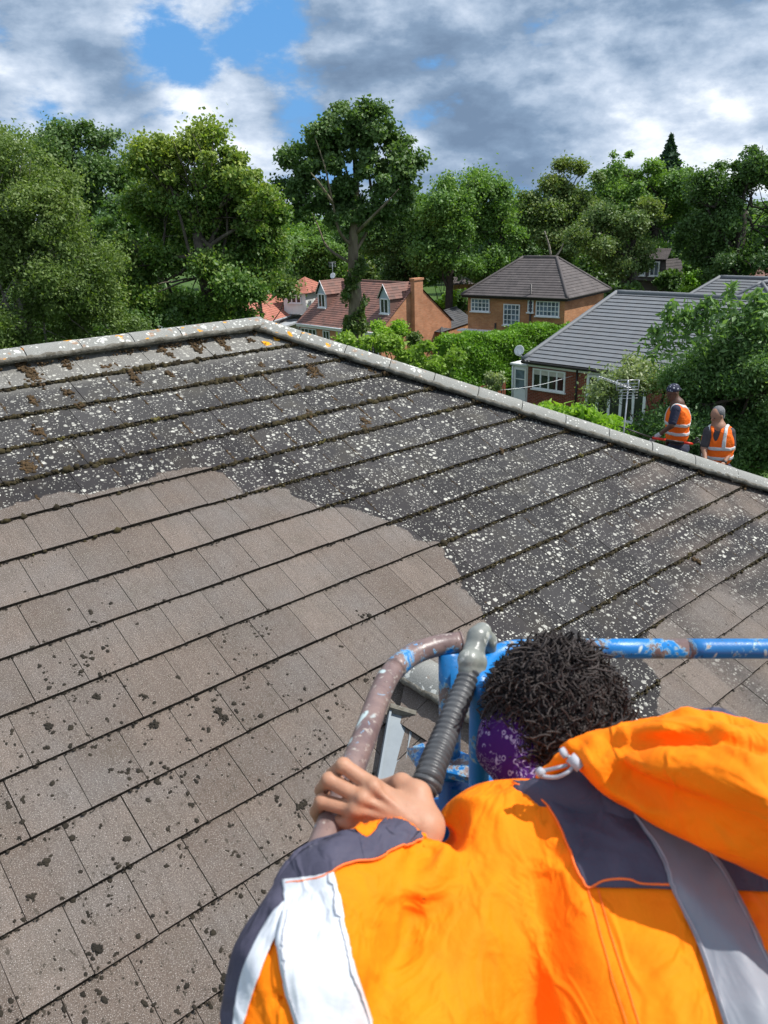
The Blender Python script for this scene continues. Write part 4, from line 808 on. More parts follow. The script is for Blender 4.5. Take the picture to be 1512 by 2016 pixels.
def roofplane(name, P, gauge, mat, parent, tw=1.2, thick=.03, edge=None):
    """P: polygon, first two points = eave, counter-clockwise seen from outside"""
    P = [np.asarray(p, float) for p in P]; u = unit(P[1] - P[0]); n_ = np.zeros(3)
    for i in range(len(P)): n_ += np.cross(P[i], P[(i + 1) % len(P)])
    n_ = unit(n_); u = unit(u - n_ * (u @ n_)); v = np.cross(n_, u); o = P[0]
    q = [(float((p - o) @ u), float((p - o) @ v)) for p in P]
    V, F, UV, MI, A_, B_ = tiled(lambda a, b, h: o + u * a + v * b + n_ * h, q, 0., int(max(x[1] for x in q) / gauge) + 1, gauge, tw, thick, 0, 1, 1, .004)
    return mesh_obj(name, V, F, [MAT[mat], MAT[edge or 'edge']], parent, False, UV, MI)
def walls(parent, P, z0, z1, mat, name='wall', inset=0.):
    P = [np.asarray(p, float) for p in P]; c = sum(P) / len(P); mb = MB(); n = len(P)
    for i in range(n):
        a, b = P[i], P[(i + 1) % n]; L_ = np.linalg.norm((b - a)[:2]); mb.poly([(a[0], a[1], z0), (b[0], b[1], z0), (b[0], b[1], z1), (a[0], a[1], z1)], [(0, 0), (L_, 0), (L_, z1 - z0), (0, z1 - z0)])
    return mb.build(name, MAT[mat], parent)
def ridge_caps(parent, segs, mat, r=.11, name='ridge'):
    for a, b in segs:
        a, b = np.asarray(a, float), np.asarray(b, float); L_ = np.linalg.norm(b - a); k = max(2, int(L_ / .45)); P = []; R_ = []
        for i in range(k):
            P += [a + (b - a) * (i + .03) / k, a + (b - a) * (i + .97) / k]; R_ += [r * 1.0, r * 1.06]
        mb = MB(); mb.tube(P, R_, 10); mb.build(name, MAT[mat], parent, False)
def corner(A, u, v, s, t, z): p = A + u * s + v * t; return np.array([p[0], p[1], z])
# --- bungalow with slate grey roof
A = atz(1028, 709, 2.5); u = np.array([0.69613007, -0.71791569, 0]); v = np.array([-u[1], u[0], 0]); Lb, Wb, zr = 19., 11.3, 5.35
H = empty('bungalow', (A[0], A[1], 0), 'red brick bungalow with wide slate grey roof behind the hip, right of the hedge', 'bungalow')
c = lambda s, t, z: corner(A, u, v, s, t, z)
roofplane('roof', [c(0, 0, 2.5), c(Lb, 0, 2.5), c(Lb - 3, Wb / 2, zr), c(1.8, Wb / 2, zr)], .32, 'rt_slate', H, 40., .035)
roofplane('roof', [c(0, Wb, 2.5), c(0, 0, 2.5), c(1.8, Wb / 2, zr)], .32, 'rt_slate', H, 40., .035)
roofplane('roof', [c(Lb, Wb, 2.5), c(0, Wb, 2.5), c(1.8, Wb / 2, zr), c(Lb - 3, Wb / 2, zr)], .32, 'rt_slate', H, 40., .035)
roofplane('roof', [c(Lb, 0, 2.5), c(Lb, Wb, 2.5), c(Lb - 3, Wb / 2, zr)], .32, 'rt_slate', H, 40., .035)
ridge_caps(H, [(c(1.8, Wb / 2, zr + .03), c(Lb - 3, Wb / 2, zr + .03)), (c(0, 0, 2.53), c(1.8, Wb / 2, zr + .03))], 'rt_slate', .12)
i_ = .22; walls(H, [c(i_, i_, 0), c(Lb - i_, i_, 0), c(Lb - i_, Wb - i_, 0), c(i_, Wb - i_, 0)], 0, 2.42, 'brick_red')
mb = MB(); mb.box(c(-.02, -.02, 2.34), u * (Lb + .04), v * .05, np.array([0, 0, .14])); mb.box(c(.05, .05, 2.33), u * (Lb - .1), v * (i_), np.array([0, 0, .02])); mb.tube([c(0, -.08, 2.44), c(Lb, -.08, 2.40)], .06, 8); mb.build('gutter', MAT['soffit'], H)
mb = MB(); mb.box(c(i_, i_ - .03, 2.20), u * (Lb - 2 * i_), v * .03, np.array([0, 0, .10])); mb.build('fascia', MAT['white'], H)
WA = c(0, i_, 0); WAf, wu, wn = frame_of(WA, u)
def wp(x, y, WAf=WAf, wu=wu, wn=wn): p = onpl(x, y, WAf, wn); return float((p - WAf) @ wu), float(p[2])
s0, z1 = wp(1050, 724); s1, _ = wp(1114, 737); _, z0 = wp(1050, 764)
window(H, WAf, wu, wn, s0, s1, z0, z1, 4, 1, .07, .08, curt=.3)
mb = MB(); s_, _ = wp(1137, 740); mb.tube([WAf + wu * s_ + wn * .06 + np.array([0, 0, 0]), WAf + wu * s_ + wn * .06 + np.array([0, 0, 2.3])], .045, 8); mb.build('downpipe', MAT['blackpipe'], H)
s0, z1 = wp(1157, 736); s1, _ = wp(1250, 760)
window(H, WAf, wu, wn, s0, s1 + .6, .15, z1, 5, 1, .13, .13, sill=False, name='french_doors')
mb = MB(); s_, z_ = wp(1071, 792); mb.tube(spline([WAf + wu * s_ + wn * .05 + [0, 0, z_ - .25], WAf + wu * s_ + wn * .12 + [0, 0, z_], WAf + wu * (s_ + .15) + wn * .1 + [0, 0, z_ + .05]], 4), .04, 8); mb.build('flue_pipe', MAT['white'], H, True)
# lean-to porch with the white door at the left end
PA = c(.0, i_ + .12, 0); pw = u * -.0
pl0 = PA - u * .80; walls(H, [pl0, PA + u * .24, PA + u * .24 + v * 2, pl0 + v * 2], 0, 2.15, 'render', 'porch_wall')
mb = MB(); mb.box(pl0 - u * .1 - v * .12 + [0, 0, 2.16], u * 1.05, v * 2.2, np.array([0, 0, .08])); mb.build('porch_roof', MAT['white'], H)
DF, du_, dn_ = frame_of(pl0, u)
dd = window(H, DF, du_, dn_, .12, .86, .9, 2.02, 1, 2, .05, .09, sill=False, name='door', glass='glass_blue')
mb = MB(); mb.box(DF + du_ * .12 + dn_ * .002 + [0, 0, .05], du_ * .74, dn_ * .05, np.array([0, 0, .84])); mb.build('door_panel', MAT['white'], dd)
mb = MB(); mb.box(DF + du_ * .78 + dn_ * .07 + [0, 0, 1.0], du_ * .03, dn_ * .04, np.array([0, 0, .15])); mb.build('handle', MAT['blackpipe'], dd)
mb = MB(); mb.tube([DF + du_ * .02 + dn_ * .06, DF + du_ * .02 + dn_ * .06 + [0, 0, 2.1]], .04, 8); mb.build('rainwater_pipe', MAT['white'], H)
# satellite dish on the bungalow corner
def dish(parent, p, r, face, mat='white', name='satellite_dish'):
    face = unit(face); a = unit(np.cross(face, [0, 0, 1])); b = np.cross(a, face); V = [p - face * r * .18]; F = []; K = 20
    for j, (q, h) in enumerate(((.35, -.15), (.7, -.07), (1., .03))):
        for k in range(K): V.append(p + (a * math.cos(6.2832 * k / K) + b * math.sin(6.2832 * k / K)) * r * q + face * r * h)
    for k in range(K): F.append((0, 1 + k, 1 + (k + 1) % K))
    for j in range(2):
        for k in range(K): F.append((1 + j * K + k, 1 + (j + 1) * K + k, 1 + (j + 1) * K + (k + 1) % K, 1 + j * K + (k + 1) % K))
    o = mesh_obj(name, V, F, MAT[mat], parent, True); md_ = o.modifiers.new('s', 'SOLIDIFY'); md_.thickness = .012
    mb = MB(); mb.tube([p - face * r * .2, p - face * r * .5, p - face * r * .5 - np.array([0, 0, r * 1.1])], .02, 6); mb.tube([p - b * r * .9, p + face * r * .75 - b * r * .1], .012, 6); mb.build('dish_arm', MAT['lead'], o); return o
pd = aty(1022, 690, A[1] + .6); dish(H, pd, .27, (-.55, -.8, .35))
mb = MB(); mb.tube([pd + [.1, .1, -.25], c(.3, .3, 2.3)], .02, 6); mb.build('dish_bracket', MAT['lead'], H)
# washing line from the fence to the bungalow wall
mb = MB(); q0 = aty(985, 768, 36); q1 = WAf + wu * (wp(1128, 735)[0]) + wn * .05 + [0, 0, 2.0]; mb.tube([q0 + (q1 - q0) * i / 8 + np.array([0, 0, -.12 * math.sin(math.pi * i / 8)]) for i in range(9)], .012, 5); tag(mb.build('washing_line', MAT['white']), 'thin white washing line strung from the fence to the bungalow wall', 'washing line')
# second slate roof beyond (wing of a neighbour)
H2 = empty('bungalow', (24, 52, 0), 'bungalow with slate grey hipped roof showing behind the ridge of the nearer one', 'bungalow')
A2 = atz(1418, 546, 5.0) - v * 5. - u * 2.6; A2[2] = 2.5; u2 = u; v2 = v; c2 = lambda s, t, z: corner(A2, u2, v2, s, t, z)
zr2 = 5.0; R0 = atz(1418, 546, zr2); s_ = float((R0 - A2) @ u2); t_ = float((R0 - A2) @ v2); t_ = 5.
roofplane('roof', [c2(0, 0, 2.5), c2(16, 0, 2.5), c2(16, t_, zr2), c2(s_, t_, zr2)], .32, 'rt_slate', H2, 40., .035)
roofplane('roof', [c2(0, 2 * t_, 2.5), c2(0, 0, 2.5), c2(s_, t_, zr2)], .32, 'rt_slate', H2, 40., .035)
ridge_caps(H2, [(c2(s_, t_, zr2 + .03), c2(16, t_, zr2 + .03)), (c2(0, 0, 2.53), c2(s_, t_, zr2 + .03))], 'rt_slate', .12)
walls(H2, [c2(.4, .4, 0), c2(16, .4, 0), c2(16, 2 * t_ - .4, 0), c2(.4, 2 * t_ - .4, 0)], 0, 2.45, 'brick_red')
# front wing gable of it
G0 = atz(1500, 556, 4.9); G1 = G0 - v * 3.4 + u * 0; wl_ = 2.9
roofplane('wing_roof', [G1 - u * wl_ - [0, 0, 2.2], G1 * 1., G0 * 1., G0 - u * wl_ - [0, 0, 2.2]][::1], .32, 'rt_slate', H2, 40., .03) if False else None
WG = [G0 + v * 2 - u * 3.2 + [0, 0, -2.2], G0 - v * 3.2 - u * 3.2 + [0, 0, -2.2], G0 + [0, 0, 0], G0 + v * 2]
roofplane('wing_roof', WG, .32, 'rt_slate', H2, 40., .03); roofplane('wing_roof', [G0 - v * 3.2 - u * 3.2 + [0, 0, -2.2], G0 - v * 3.2 + u * 3.2 + [0, 0, -2.2], G0], .32, 'rt_slate', H2, 40., .03)
ridge_caps(H2, [(G0 + v * 2, G0), (G0, G0 - v * 3.2 - u * 3.2 + [0, 0, -2.2]), (G0, G0 - v * 3.2 + u * 3.2 + [0, 0, -2.2])], 'rt_slate', .11)
# --- brown hipped two-storey house
ze = 4.8; A = atz(908, 580, ze); B = atz(1118, 588, ze); u = unit(B - A); v = np.array([-u[1], u[0], 0]); Lb = np.linalg.norm(B - A); Wb = 6.0; zr = 6.82
H = empty('hipped_house', (A[0], A[1], 0), 'two-storey orange brick house with weathered brown hipped roof behind the hedge', 'house'); c = lambda s, t, z: corner(A, u, v, s, t, z)
ra, rb = c(2.55, 3.05, zr), c(4.75, 3.05, zr)
R1, R2 = ra, rb
roofplane('roof', [c(0, 0, ze), c(Lb, 0, ze), rb, ra], .22, 'rt_brown', H, 30., .022); roofplane('roof', [c(Lb, 0, ze), c(Lb, Wb, ze), rb], .22, 'rt_brown', H, 30., .022)
roofplane('roof', [c(Lb, Wb, ze), c(0, Wb, ze), ra, rb], .22, 'rt_brown', H, 30., .022); roofplane('roof', [c(0, Wb, ze), c(0, 0, ze), ra], .22, 'rt_brown', H, 30., .022)
ridge_caps(H, [(ra, rb), (c(0, 0, ze), ra), (c(Lb, 0, ze), rb), (c(Lb, Wb, ze), rb)], 'rt_brown', .09)
i_ = .3; walls(H, [c(i_, i_, 0), c(Lb - i_, i_, 0), c(Lb - i_, Wb - i_, 0), c(i_, Wb - i_, 0)], 0, ze - .08, 'brick_orange')
mb = MB(); mb.box(c(.02, .02, ze - .16), u * (Lb - .04), v * (Wb - .04), np.array([0, 0, .12])); mb.tube([c(0, -.05, ze - .02), c(Lb, -.05, ze - .02), c(Lb + .05, Wb, ze - .02)], .05, 8); mb.build('gutter', MAT['soffit'], H)
F_, wu, wn = frame_of(c(0, i_, 0), u)
def wp2(x, y): p = onpl(x, y, F_, wn); return float((p - F_) @ wu), float(p[2])
for (x0, y0, x1, y1, nx, nz) in ((928, 587, 964, 614, 5, 3), (992, 598, 1023, 641, 4, 4), (1040, 591, 1050, 615, 2, 3), (1056, 592, 1101, 624, 6, 3)):
    a, zt = wp2(x0, y0); b, zb = wp2(x1, y1); _, zb2 = wp2(x0, y1 - (x1 - x0) * .04); window(H, F_, wu, wn, a, b, max(zb, zb2), zt, nx, nz, .04, .06, glass='glass_blue')
s_, _ = wp2(1046, 590); mb = MB(); mb.tube([F_ + wu * s_ + wn * .08 + [0, 0, z_] for z_ in (0, 5.5)], .05, 8); mb.build('soil_pipe', MAT['blackpipe'], H)
s_, z_ = wp2(976, 636); mb = MB(); mb.tube([F_ + wu * s_ + wn * .05 + [0, 0, q_] for q_ in (0, z_)], .05, 8); mb.build('waste_pipe', MAT['blackpipe'], H)
a, z_ = wp2(910, 646); b, _ = wp2(972, 652); mb = MB(); mb.box(F_ + wu * a + wn * .0 + [0, 0, z_ - .1], wu * (b - a), wn * .6, np.array([0, 0, .1])); mb.build('canopy', MAT['white'], H)
# --- dark roofed garage left of it
ze = 2.3; A = atz(818, 648, ze); B = atz(868, 655, ze); Cc = atz(912, 640, ze); H = empty('garage', (A[0], A[1], 0), 'small brick garage with dark grey hipped roof between the orange gable and the hipped house', 'garage')
D_ = A + Cc - B; ap = atz(874, 612, 3.15); ap2 = ap + unit(Cc - B) * 2.2
fl = lambda p: np.array([p[0], p[1], ze])
roofplane('roof', [fl(A), fl(B), ap], .2, 'rt_dark', H, 30., .02); roofplane('roof', [fl(B), fl(Cc + (Cc - B) * .6), ap2, ap], .2, 'rt_dark', H, 30., .02)
P4 = [fl(A), fl(B), fl(Cc + (Cc - B) * .6), fl(D_ + (Cc - B) * .6)]; roofplane('roof', [P4[3], P4[0], ap, ap2], .2, 'rt_dark', H, 30., .02)
ridge_caps(H, [(fl(B), ap), (fl(A), ap), (ap, ap2)], 'rt_dark', .07)
cg = sum(P4) / 4; walls(H, [cg + (p - cg) * .93 for p in P4], 0, ze - .05, 'brick_orange')
gu = unit(B - A); Fg, wu, wn = frame_of(cg + (P4[0] - cg) * .93, gu); window(H, Fg, wu, wn, .5, 1.4, .9, 2.0, 1, 1, name='door', sill=False, glass='curtain')
g2 = unit(Cc - B); Fg, wu, wn = frame_of(cg + (P4[1] - cg) * .93, g2); window(H, Fg, wu, wn, .5, 1.5, 1.25, 2.0, 1, 1)
# --- chalet house with red-brown catslide roof
ze = 2.8; A = atz(583, 636, ze); B = atz(746, 656, ze); u = unit(B - A); v = np.array([-u[1], u[0], 0]); Lb = np.linalg.norm(B - A); zr = 5.45; off = 3.35
H = empty('chalet_house', (A[0], A[1], 0), 'house with steep red-brown tiled roof, two pointed dormers and an orange brick gable', 'house'); c = lambda s, t, z: corner(A, u, v, s, t, z)
roofplane('roof', [c(0, 0, ze), c(Lb, 0, ze), c(Lb, off, zr), c(0, off, zr)], .19, 'rt_red', H, 25., .02); roofplane('roof', [c(Lb, 2 * off, ze), c(0, 2 * off, ze), c(0, off, zr), c(Lb, off, zr)], .19, 'rt_red', H, 25., .02)
ridge_caps(H, [(c(0, off, zr), c(Lb, off, zr))], 'rt_red', .07); i_ = .25
mb = MB(); gb = [c(Lb - .06, .2, 0), c(Lb - .06, 2 * off - .2, 0), c(Lb - .06, 2 * off - .2, ze + .1), c(Lb - .06, off, zr - .06), c(Lb - .06, .2, ze + .1)]
mb.poly(gb, [(0, 0), (6.3, 0), (6.3, 2.9), (3.15, 5.4), (0, 2.9)]); gb2 = [p - u * (Lb - .12) for p in gb][::-1]; mb.poly(gb2, [(0, 2.9), (3.15, 5.4), (6.3, 2.9), (6.3, 0), (0, 0)])
mb.build('gable_wall', MAT['brick_pink'], H); walls(H, [c(.1, i_, 0), c(Lb - .1, i_, 0), c(Lb - .1, 2 * off - i_, 0), c(.1, 2 * off - i_, 0)], 0, ze - .02, 'brick_pink')
mb = MB(); mb.box(c(Lb - .05, off - .55, 0), u * .34, v * .75, np.array([0, 0, zr + .22])); mb.box(c(Lb - .10, off - .60, zr + .22), u * .44, v * .85, np.array([0, 0, .12])); mb.build('chimney', MAT['brick_pink'], H)
mb = MB(); mb.box(c(1.9, off - .1, zr - .3), u * .6, v * .6, np.array([0, 0, .85])); mb.box(c(1.85, off - .15, zr + .55), u * .7, v * .7, np.array([0, 0, .08])); mb.build('chimney', MAT['brick_pink'], H)
mb = MB(); mb.tube([c(Lb + .02, off + .28, .0), c(Lb + .02, off + .28, zr - .4)], .04, 6); mb.build('downpipe', MAT['soffit'], H)
mb = MB(); mb.tube([c(0, -.06, ze - .03), c(Lb, -.06, ze - .03)], .05, 8); mb.box(c(0, 0, ze - .2), u * Lb, v * .03, np.array([0, 0, .14])); mb.build('gutter', MAT['white'], H)
F_, wu, wn = frame_of(c(0, i_, 0), u)
for (a, b) in ((.2, 1.9), (2.6, 3.3), (4.2, 5.6), (6.6, 8.2)): window(H, F_, wu, wn, a, min(b, Lb - .3), 1.3, 2.5, max(2, int((b - a) / .4)), 1, .05, .06)
nrm = np.cross(u, unit(c(0, off, zr) - c(0, 0, ze)))
def dormer(x, y, w=.95):
    q = onpl(x, y, c(0, 0, ze), nrm); s = float((q - A) @ u); t_ = float((q - A) @ v); z_ = float(q[2]); hw = .95; top = z_ + hw; ap_ = top + .82; o_ = A + u * (s - w / 2) + v * t_
    o_ = np.array([o_[0], o_[1], 0]); slope = (zr - ze) / off
    mb = MB(); P = [o_ + [0, 0, z_ - .1], o_ + u * w + [0, 0, z_ - .1], o_ + u * w + [0, 0, top], o_ + u * w / 2 + [0, 0, ap_ - .05], o_ + [0, 0, top]]; mb.poly(P, [(0, 0), (w, 0), (w, 1), (w / 2, 2), (0, 1)])
    D_ = mb.build('dormer', MAT['slatehang'], H)
    d2 = (top - z_) / slope; d3 = min((ap_ - z_) / slope, off - t_)
    mb = MB()
    for k in (0, 1): e = o_ + u * w * k; mb.poly([e + [0, 0, z_ - .1], e + v * d2 + [0, 0, top], e + [0, 0, top]] if k else [e + [0, 0, z_ - .1], e + [0, 0, top], e + v * d2 + [0, 0, top]])
    mb.build('dormer_cheek', MAT['rt_red'], D_)
    ov = -.12 * v; rt = o_ + u * w / 2 + [0, 0, ap_]; el_ = o_ - u * .08 + [0, 0, top - .06]; er = o_ + u * (w + .08) + [0, 0, top - .06]
    roofplane('dormer_roof', [er + ov, er + v * d2, rt + v * d3, rt + ov], .19, 'rt_red', D_, 25., .02); roofplane('dormer_roof', [el_ + v * d2, el_ + ov, rt + ov, rt + v * d3], .19, 'rt_red', D_, 25., .02)
    mb = MB(); mb.tube([el_ + ov * 1.1, rt + ov * 1.1, er + ov * 1.1], .035, 4); mb.build('bargeboard', MAT['white'], D_)
    Fd, a1, a2 = frame_of(o_, u); window(D_, Fd, a1, a2, .1, w - .1, z_ + .02, top - .02, 2, 1, .05, .07)
dormer(635, 606); dormer(758, 618)
ad = c(.1, off, zr); mb = MB(); mb.tube([ad, ad + [0, 0, 1.1]], .02, 6)
for k in range(4): mb.tube([ad + [-.25 + .0, 0, .8 + .1 * k], ad + [.25, 0, .8 + .1 * k]], .012, 5)
mb.build('aerial', MAT['lead'], H); dish(H, ad + np.array([0, -.15, .22]), .2, (-.4, -.8, .3))
# --- terracotta house with white dormer at the left
ze = 2.6; A = atz(500, 655, ze); B = atz(604, 622, ze); u = unit(B - A); v = np.array([-u[1], u[0], 0]); Lb = np.linalg.norm(B - A)
H = empty('terracotta_house', (A[0], A[1], 0), 'house with terracotta roof and white-walled dormer half hidden by the lime', 'house')
# its roof slope faces us; eaves run away to the right
q0, q1 = atz(496, 644, 2.6), atz(600, 612, 2.6); u = unit(q1 - q0); v = np.array([-u[1], u[0], 0]); Lb = np.linalg.norm(q1 - q0); c = lambda s, t, z: corner(q0, u, v, s, t, z)
roofplane('roof', [c(0, 0, 2.6), c(Lb, 0, 2.6), c(Lb - 2.5, 4.0, 5.6), c(1, 4.0, 5.6)], .2, 'rt_pink', H, 25., .02)
roofplane('roof', [c(Lb, 0, 2.6), c(Lb, 8, 2.6), c(Lb - 2.5, 4.0, 5.6)], .2, 'rt_pink', H, 25., .02)
walls(H, [c(.3, .3, 0), c(Lb - .3, .3, 0), c(Lb - .3, 7.7, 0), c(.3, 7.7, 0)], 0, 2.55, 'render')
mb = MB(); mb.tube([c(0, -.05, 2.56), c(Lb, -.05, 2.56)], .06, 8); mb.box(c(-1, -.9, 2.1), u * (Lb + 1), v * 1.2, np.array([0, 0, .12])); mb.build('gutter', MAT['lead'], H)
w0 = aty(560, 613, q1[1] - 2.5); w1 = aty(603, 610, q1[1] - 3.3); uu = unit([w1[0] - w0[0], w1[1] - w0[1], 0]); vv = np.array([-uu[1], uu[0], 0]); wl_ = np.linalg.norm((w1 - w0)[:2]); zb = w0[2]; zt = zb + 1.35
mb = MB(); mb.box(np.array([w0[0], w0[1], zb - .2]), uu * wl_, vv * 2.6, np.array([0, 0, 1.55])); Dm = mb.build('dormer', MAT['render'], H)
e0 = np.array([w0[0], w0[1], zt + .0]) - uu * .3 - vv * .3; e1 = e0 + uu * (wl_ + .6); apx = e0 + uu * (wl_ / 2 + .1) + vv * 2.4 + [0, 0, 1.0]
roofplane('dormer_roof', [e0, e1, apx], .2, 'rt_pink', Dm, 25., .02); roofplane('dormer_roof', [e1, e1 + vv * 4, apx], .2, 'rt_pink', Dm, 25., .02); roofplane('dormer_roof', [e0 + vv * 4, e0, apx], .2, 'rt_pink', Dm, 25., .02)
Fd, a1, a2 = frame_of(w0, uu); window(Dm, Fd, a1, a2, wl_ * .17, wl_ * .80, zb + .62, zt - .12, 3, 1, .1, .06)
# --- low flat roof between them
q = [atz(545, 634, 2.3), atz(600, 628, 2.3), atz(598, 614, 2.3), atz(540, 622, 2.3)]
H = empty('flat_roof_garage', tuple(atz(570, 628, 0)), 'flat grey-roofed garage between the terracotta and the red-brown house', 'garage'); mb = MB(); mb.poly(q); mb.build('roof', MAT['lead'], H); walls(H, q, 0, 2.25, 'render')
# --- mansard house far behind
ze = 3.2; A = atz(1254, 563, .8); A = aty(1222, 556, 66); B = aty(1306, 548, 63); u = unit([B[0] - A[0], B[1] - A[1], 0]); v = np.array([-u[1], u[0], 0]); Lb = np.linalg.norm((B - A)[:2])
H = empty('mansard_house', (A[0], A[1], 0), 'small far house with tile-hung upper floor and three white windows under dark trees', 'house'); zb = float(B[2]); c = lambda s, t, z: corner(A, u, v, s, t, z)
hh_ = 1.4; roofplane('lower_roof', [c(-.3, -.25, zb - .2), c(Lb + .4, -.25, zb - .2), c(Lb, .1, zb + hh_), c(0, .1, zb + hh_)], .22, 'rt_brown', H, 25., .02)
roofplane('lower_roof', [c(Lb + .4, -.25, zb - .2), c(Lb + .4, 2.2, zb - .2), c(Lb, 2.2, zb + hh_), c(Lb, .1, zb + hh_)], .22, 'rt_brown', H, 25., .02)
roofplane('roof', [c(-.3, -.2, zb + hh_), c(Lb + .3, -.2, zb + hh_), c(Lb - .5, 1.6, zb + 2.1), c(0, 1.6, zb + 2.1)], .22, 'rt_brown', H, 25., .02)
walls(H, [c(0, .12, 0), c(Lb, .12, 0), c(Lb, 2.2, 0), c(0, 2.2, 0)], 0, zb + hh_ - .03, 'rt_brown'); Fd, a1, a2 = frame_of(c(0, -.2, 0), u)
for (x0, x1) in ((1224, 1236), (1260, 1270), (1278, 1297)):
    p = onpl(x0, 545, Fd, a2); q_ = onpl(x1, 545, Fd, a2); window(H, Fd, a1, a2, float((p - Fd) @ a1), float((q_ - Fd) @ a1), zb + .15, zb + 1.25, 2, 1, .06, .09, glass='glass_blue')
# --- far roof seen between the trunks, and one at the right edge
for (nm, lb, x0, y0, x1, y1, zt_, Y_, mt_) in (('distant_house', 'brown pitched roof glimpsed between dark trunks above the garage', 895, 560, 950, 556, 3.6, 70, 'rt_brown'), ('distant_house', 'brick house corner with grey flat roof at the right edge above the slate roofs', 1490, 548, 1560, 546, 3.3, 62, 'rt_red')):
    a, b = aty(x0, y0, Y_), aty(x1, y1, Y_); u = unit([b[0] - a[0], b[1] - a[1], 0]); v = np.array([-u[1], u[0], 0]); L_ = np.linalg.norm((b - a)[:2]); z_ = float(a[2])
    H = empty(nm, (a[0], a[1], 0), lb, 'house'); c = lambda s, t, z: corner(a, u, v, s, t, z)
    roofplane('roof', [c(-.3, -.3, z_), c(L_ + .3, -.3, z_), c(L_, 2.5, z_ + 1.7), c(0, 2.5, z_ + 1.7)], .22, mt_, H, 25., .02); walls(H, [c(0, 0, 0), c(L_, 0, 0), c(L_, 5, 0), c(0, 5, 0)], 0, z_ - .02, 'brick_pink')
# --- red-brown board fence left of the porch
MAT['fence'] = pm('red_brown_fence', (.26, .075, .035), (.17, .05, .025), 4, .85, .3, 30, .01)
fa, fb = atz(905, 768, .9), atz(1003, 752, .9); fa = aty(900, 740, 36.3); fb = aty(1000, 735, 37.9); u = unit([fb[0] - fa[0], fb[1] - fa[1], 0]); n_ = np.array([u[1], -u[0], 0]); Lf = np.linalg.norm((fb - fa)[:2]); zf = 1.75
o = empty('board_fence', (fa[0], fa[1], 0), 'red-brown vertical board fence between the hedge and the white porch door', 'fence'); mb = MB(); k = int(Lf / .14)
for i in range(k): mb.box(np.array([fa[0], fa[1], 0]) + u * i * .14 + n_ * (.012 * (i % 2)), u * .13, n_ * .02, np.array([0, 0, zf + RNG.uniform(-.02, .02)]))
mb.build('board_panel', MAT['fence'], o)
for i in range(0, int(Lf / 1.8) + 1): mb = MB(); mb.box(np.array([fa[0], fa[1], 0]) + u * min(i * 1.8, Lf) - n_ * .1, u * .09, n_ * .09, np.array([0, 0, zf + .08])); mb.build('post', MAT['fence'], o)
# ================================================================ aerial on its mast beyond the hip
MAT['alu'] = pm('grey_aluminium', (.62, .63, .64), (.45, .46, .47), 20, .35, .1, 60, .002, .6)
top = aty(1237, 762, 10.5); o = empty('tv_aerial', (top[0], 10.5, 6.), 'aluminium television aerial on a mast rising behind the hip, left of the men', 'aerial')
bt = aty(1227, 860, 10.5); mb = MB(); mb.tube([bt - (top - bt) * .5, bt, top + [0, 0, .04]], .010, 8); mb.build('mast', MAT['alu'], o, True)
bd = unit([-.45, .82, .10]); cr_ = unit([.55, .83, 0.]); mb = MB(); b0 = top + bd * -.05; mb.tube([b0, b0 + bd * .62], .006, 6); mb.build('boom', MAT['alu'], o, True)
cr_ = unit(np.cross(bd, [0, 0, 1])); mb = MB()
for k in range(11): p = b0 + bd * (.04 + .055 * k); l_ = .11 - .005 * k; mb.tube([p - cr_ * l_ * .9, p + cr_ * l_ * .9], .0034, 5)
for k in range(4): p = top + np.array([0, 0, -.03 - .04 * k]); l_ = .14 - .0 * k; mb.tube([p - np.array([.13, .02, 0]), p + np.array([.13, -.02, .0])], .004, 5)
mb.build('director_rods', MAT['alu'], o, True)
mb = MB(); rx = unit([.98, -.1, 0]); rc = top + np.array([-.01, 0, .02])
for s_ in (-.145, 0., .145): mb.tube([rc + rx * s_ + [0, 0, -.06], rc + rx * s_ + [0, 0, .075]], .006 if s_ else .012, 6)
for k in range(4): mb.tube([rc - rx * .145 + [0, 0, -.06 + .045 * k], rc + rx * .145 + [0, 0, -.06 + .045 * k]], .004, 6)
mb.build('reflector', MAT['alu'], o, True)
# ================================================================ lift basket
def worn_paint(name, thr, base=(.0, .19, .56)):
    m, t = newmat(name); oc = t.node('ShaderNodeNewGeometry').outputs['Position']
    n_ = t.noise(oc, 16, 9, .72, .6); n2_ = t.noise(oc, 60, 6, .7)
    f = t.ramp(t.math('ADD', t.math('MULTIPLY', n_, .75), t.math('MULTIPLY', n2_, .25)), thr, thr + .012)
    rust = t.mix(t.ramp(t.noise(oc, 22, 5, .6), .35, .65), (.22, .15, .135), (.13, .085, .085)); rust = t.mix(t.ramp(n2_, .58, .63), rust, (.38, .33, .29))
    paint = t.mix(t.ramp(t.noise(oc, 7, 4), .3, .7), base, tuple(x * .75 + .01 for x in base))
    rim = t.math('MULTIPLY', t.ramp(t.math('ADD', t.math('MULTIPLY', n_, .75), t.math('MULTIPLY', n2_, .25)), thr - .02, thr), t.math('SUBTRACT', 1., f))
    c = t.mix(rim, paint, (.30, .50, .58)); c = t.mix(f, c, rust); c = t.mix(t.ramp(t.noise(oc, 11, 3, .5, 1.), .66, .68), c, (.48, .58, .58))
    c = t.mix(t.ramp(t.noise(t.mapping(oc, (1, 1, 1), (3, 1, 2)), 130, 3, .6), .66, .70), c, (.06, .05, .04))
    setb(t, c, t.math('SUBTRACT', .48, t.math('MULTIPLY', t.noise(oc, 40, 3), .25)), 0, .5, t.math('ADD', t.math('MULTIPLY', f, -.6), n2_), .35, .003); return m
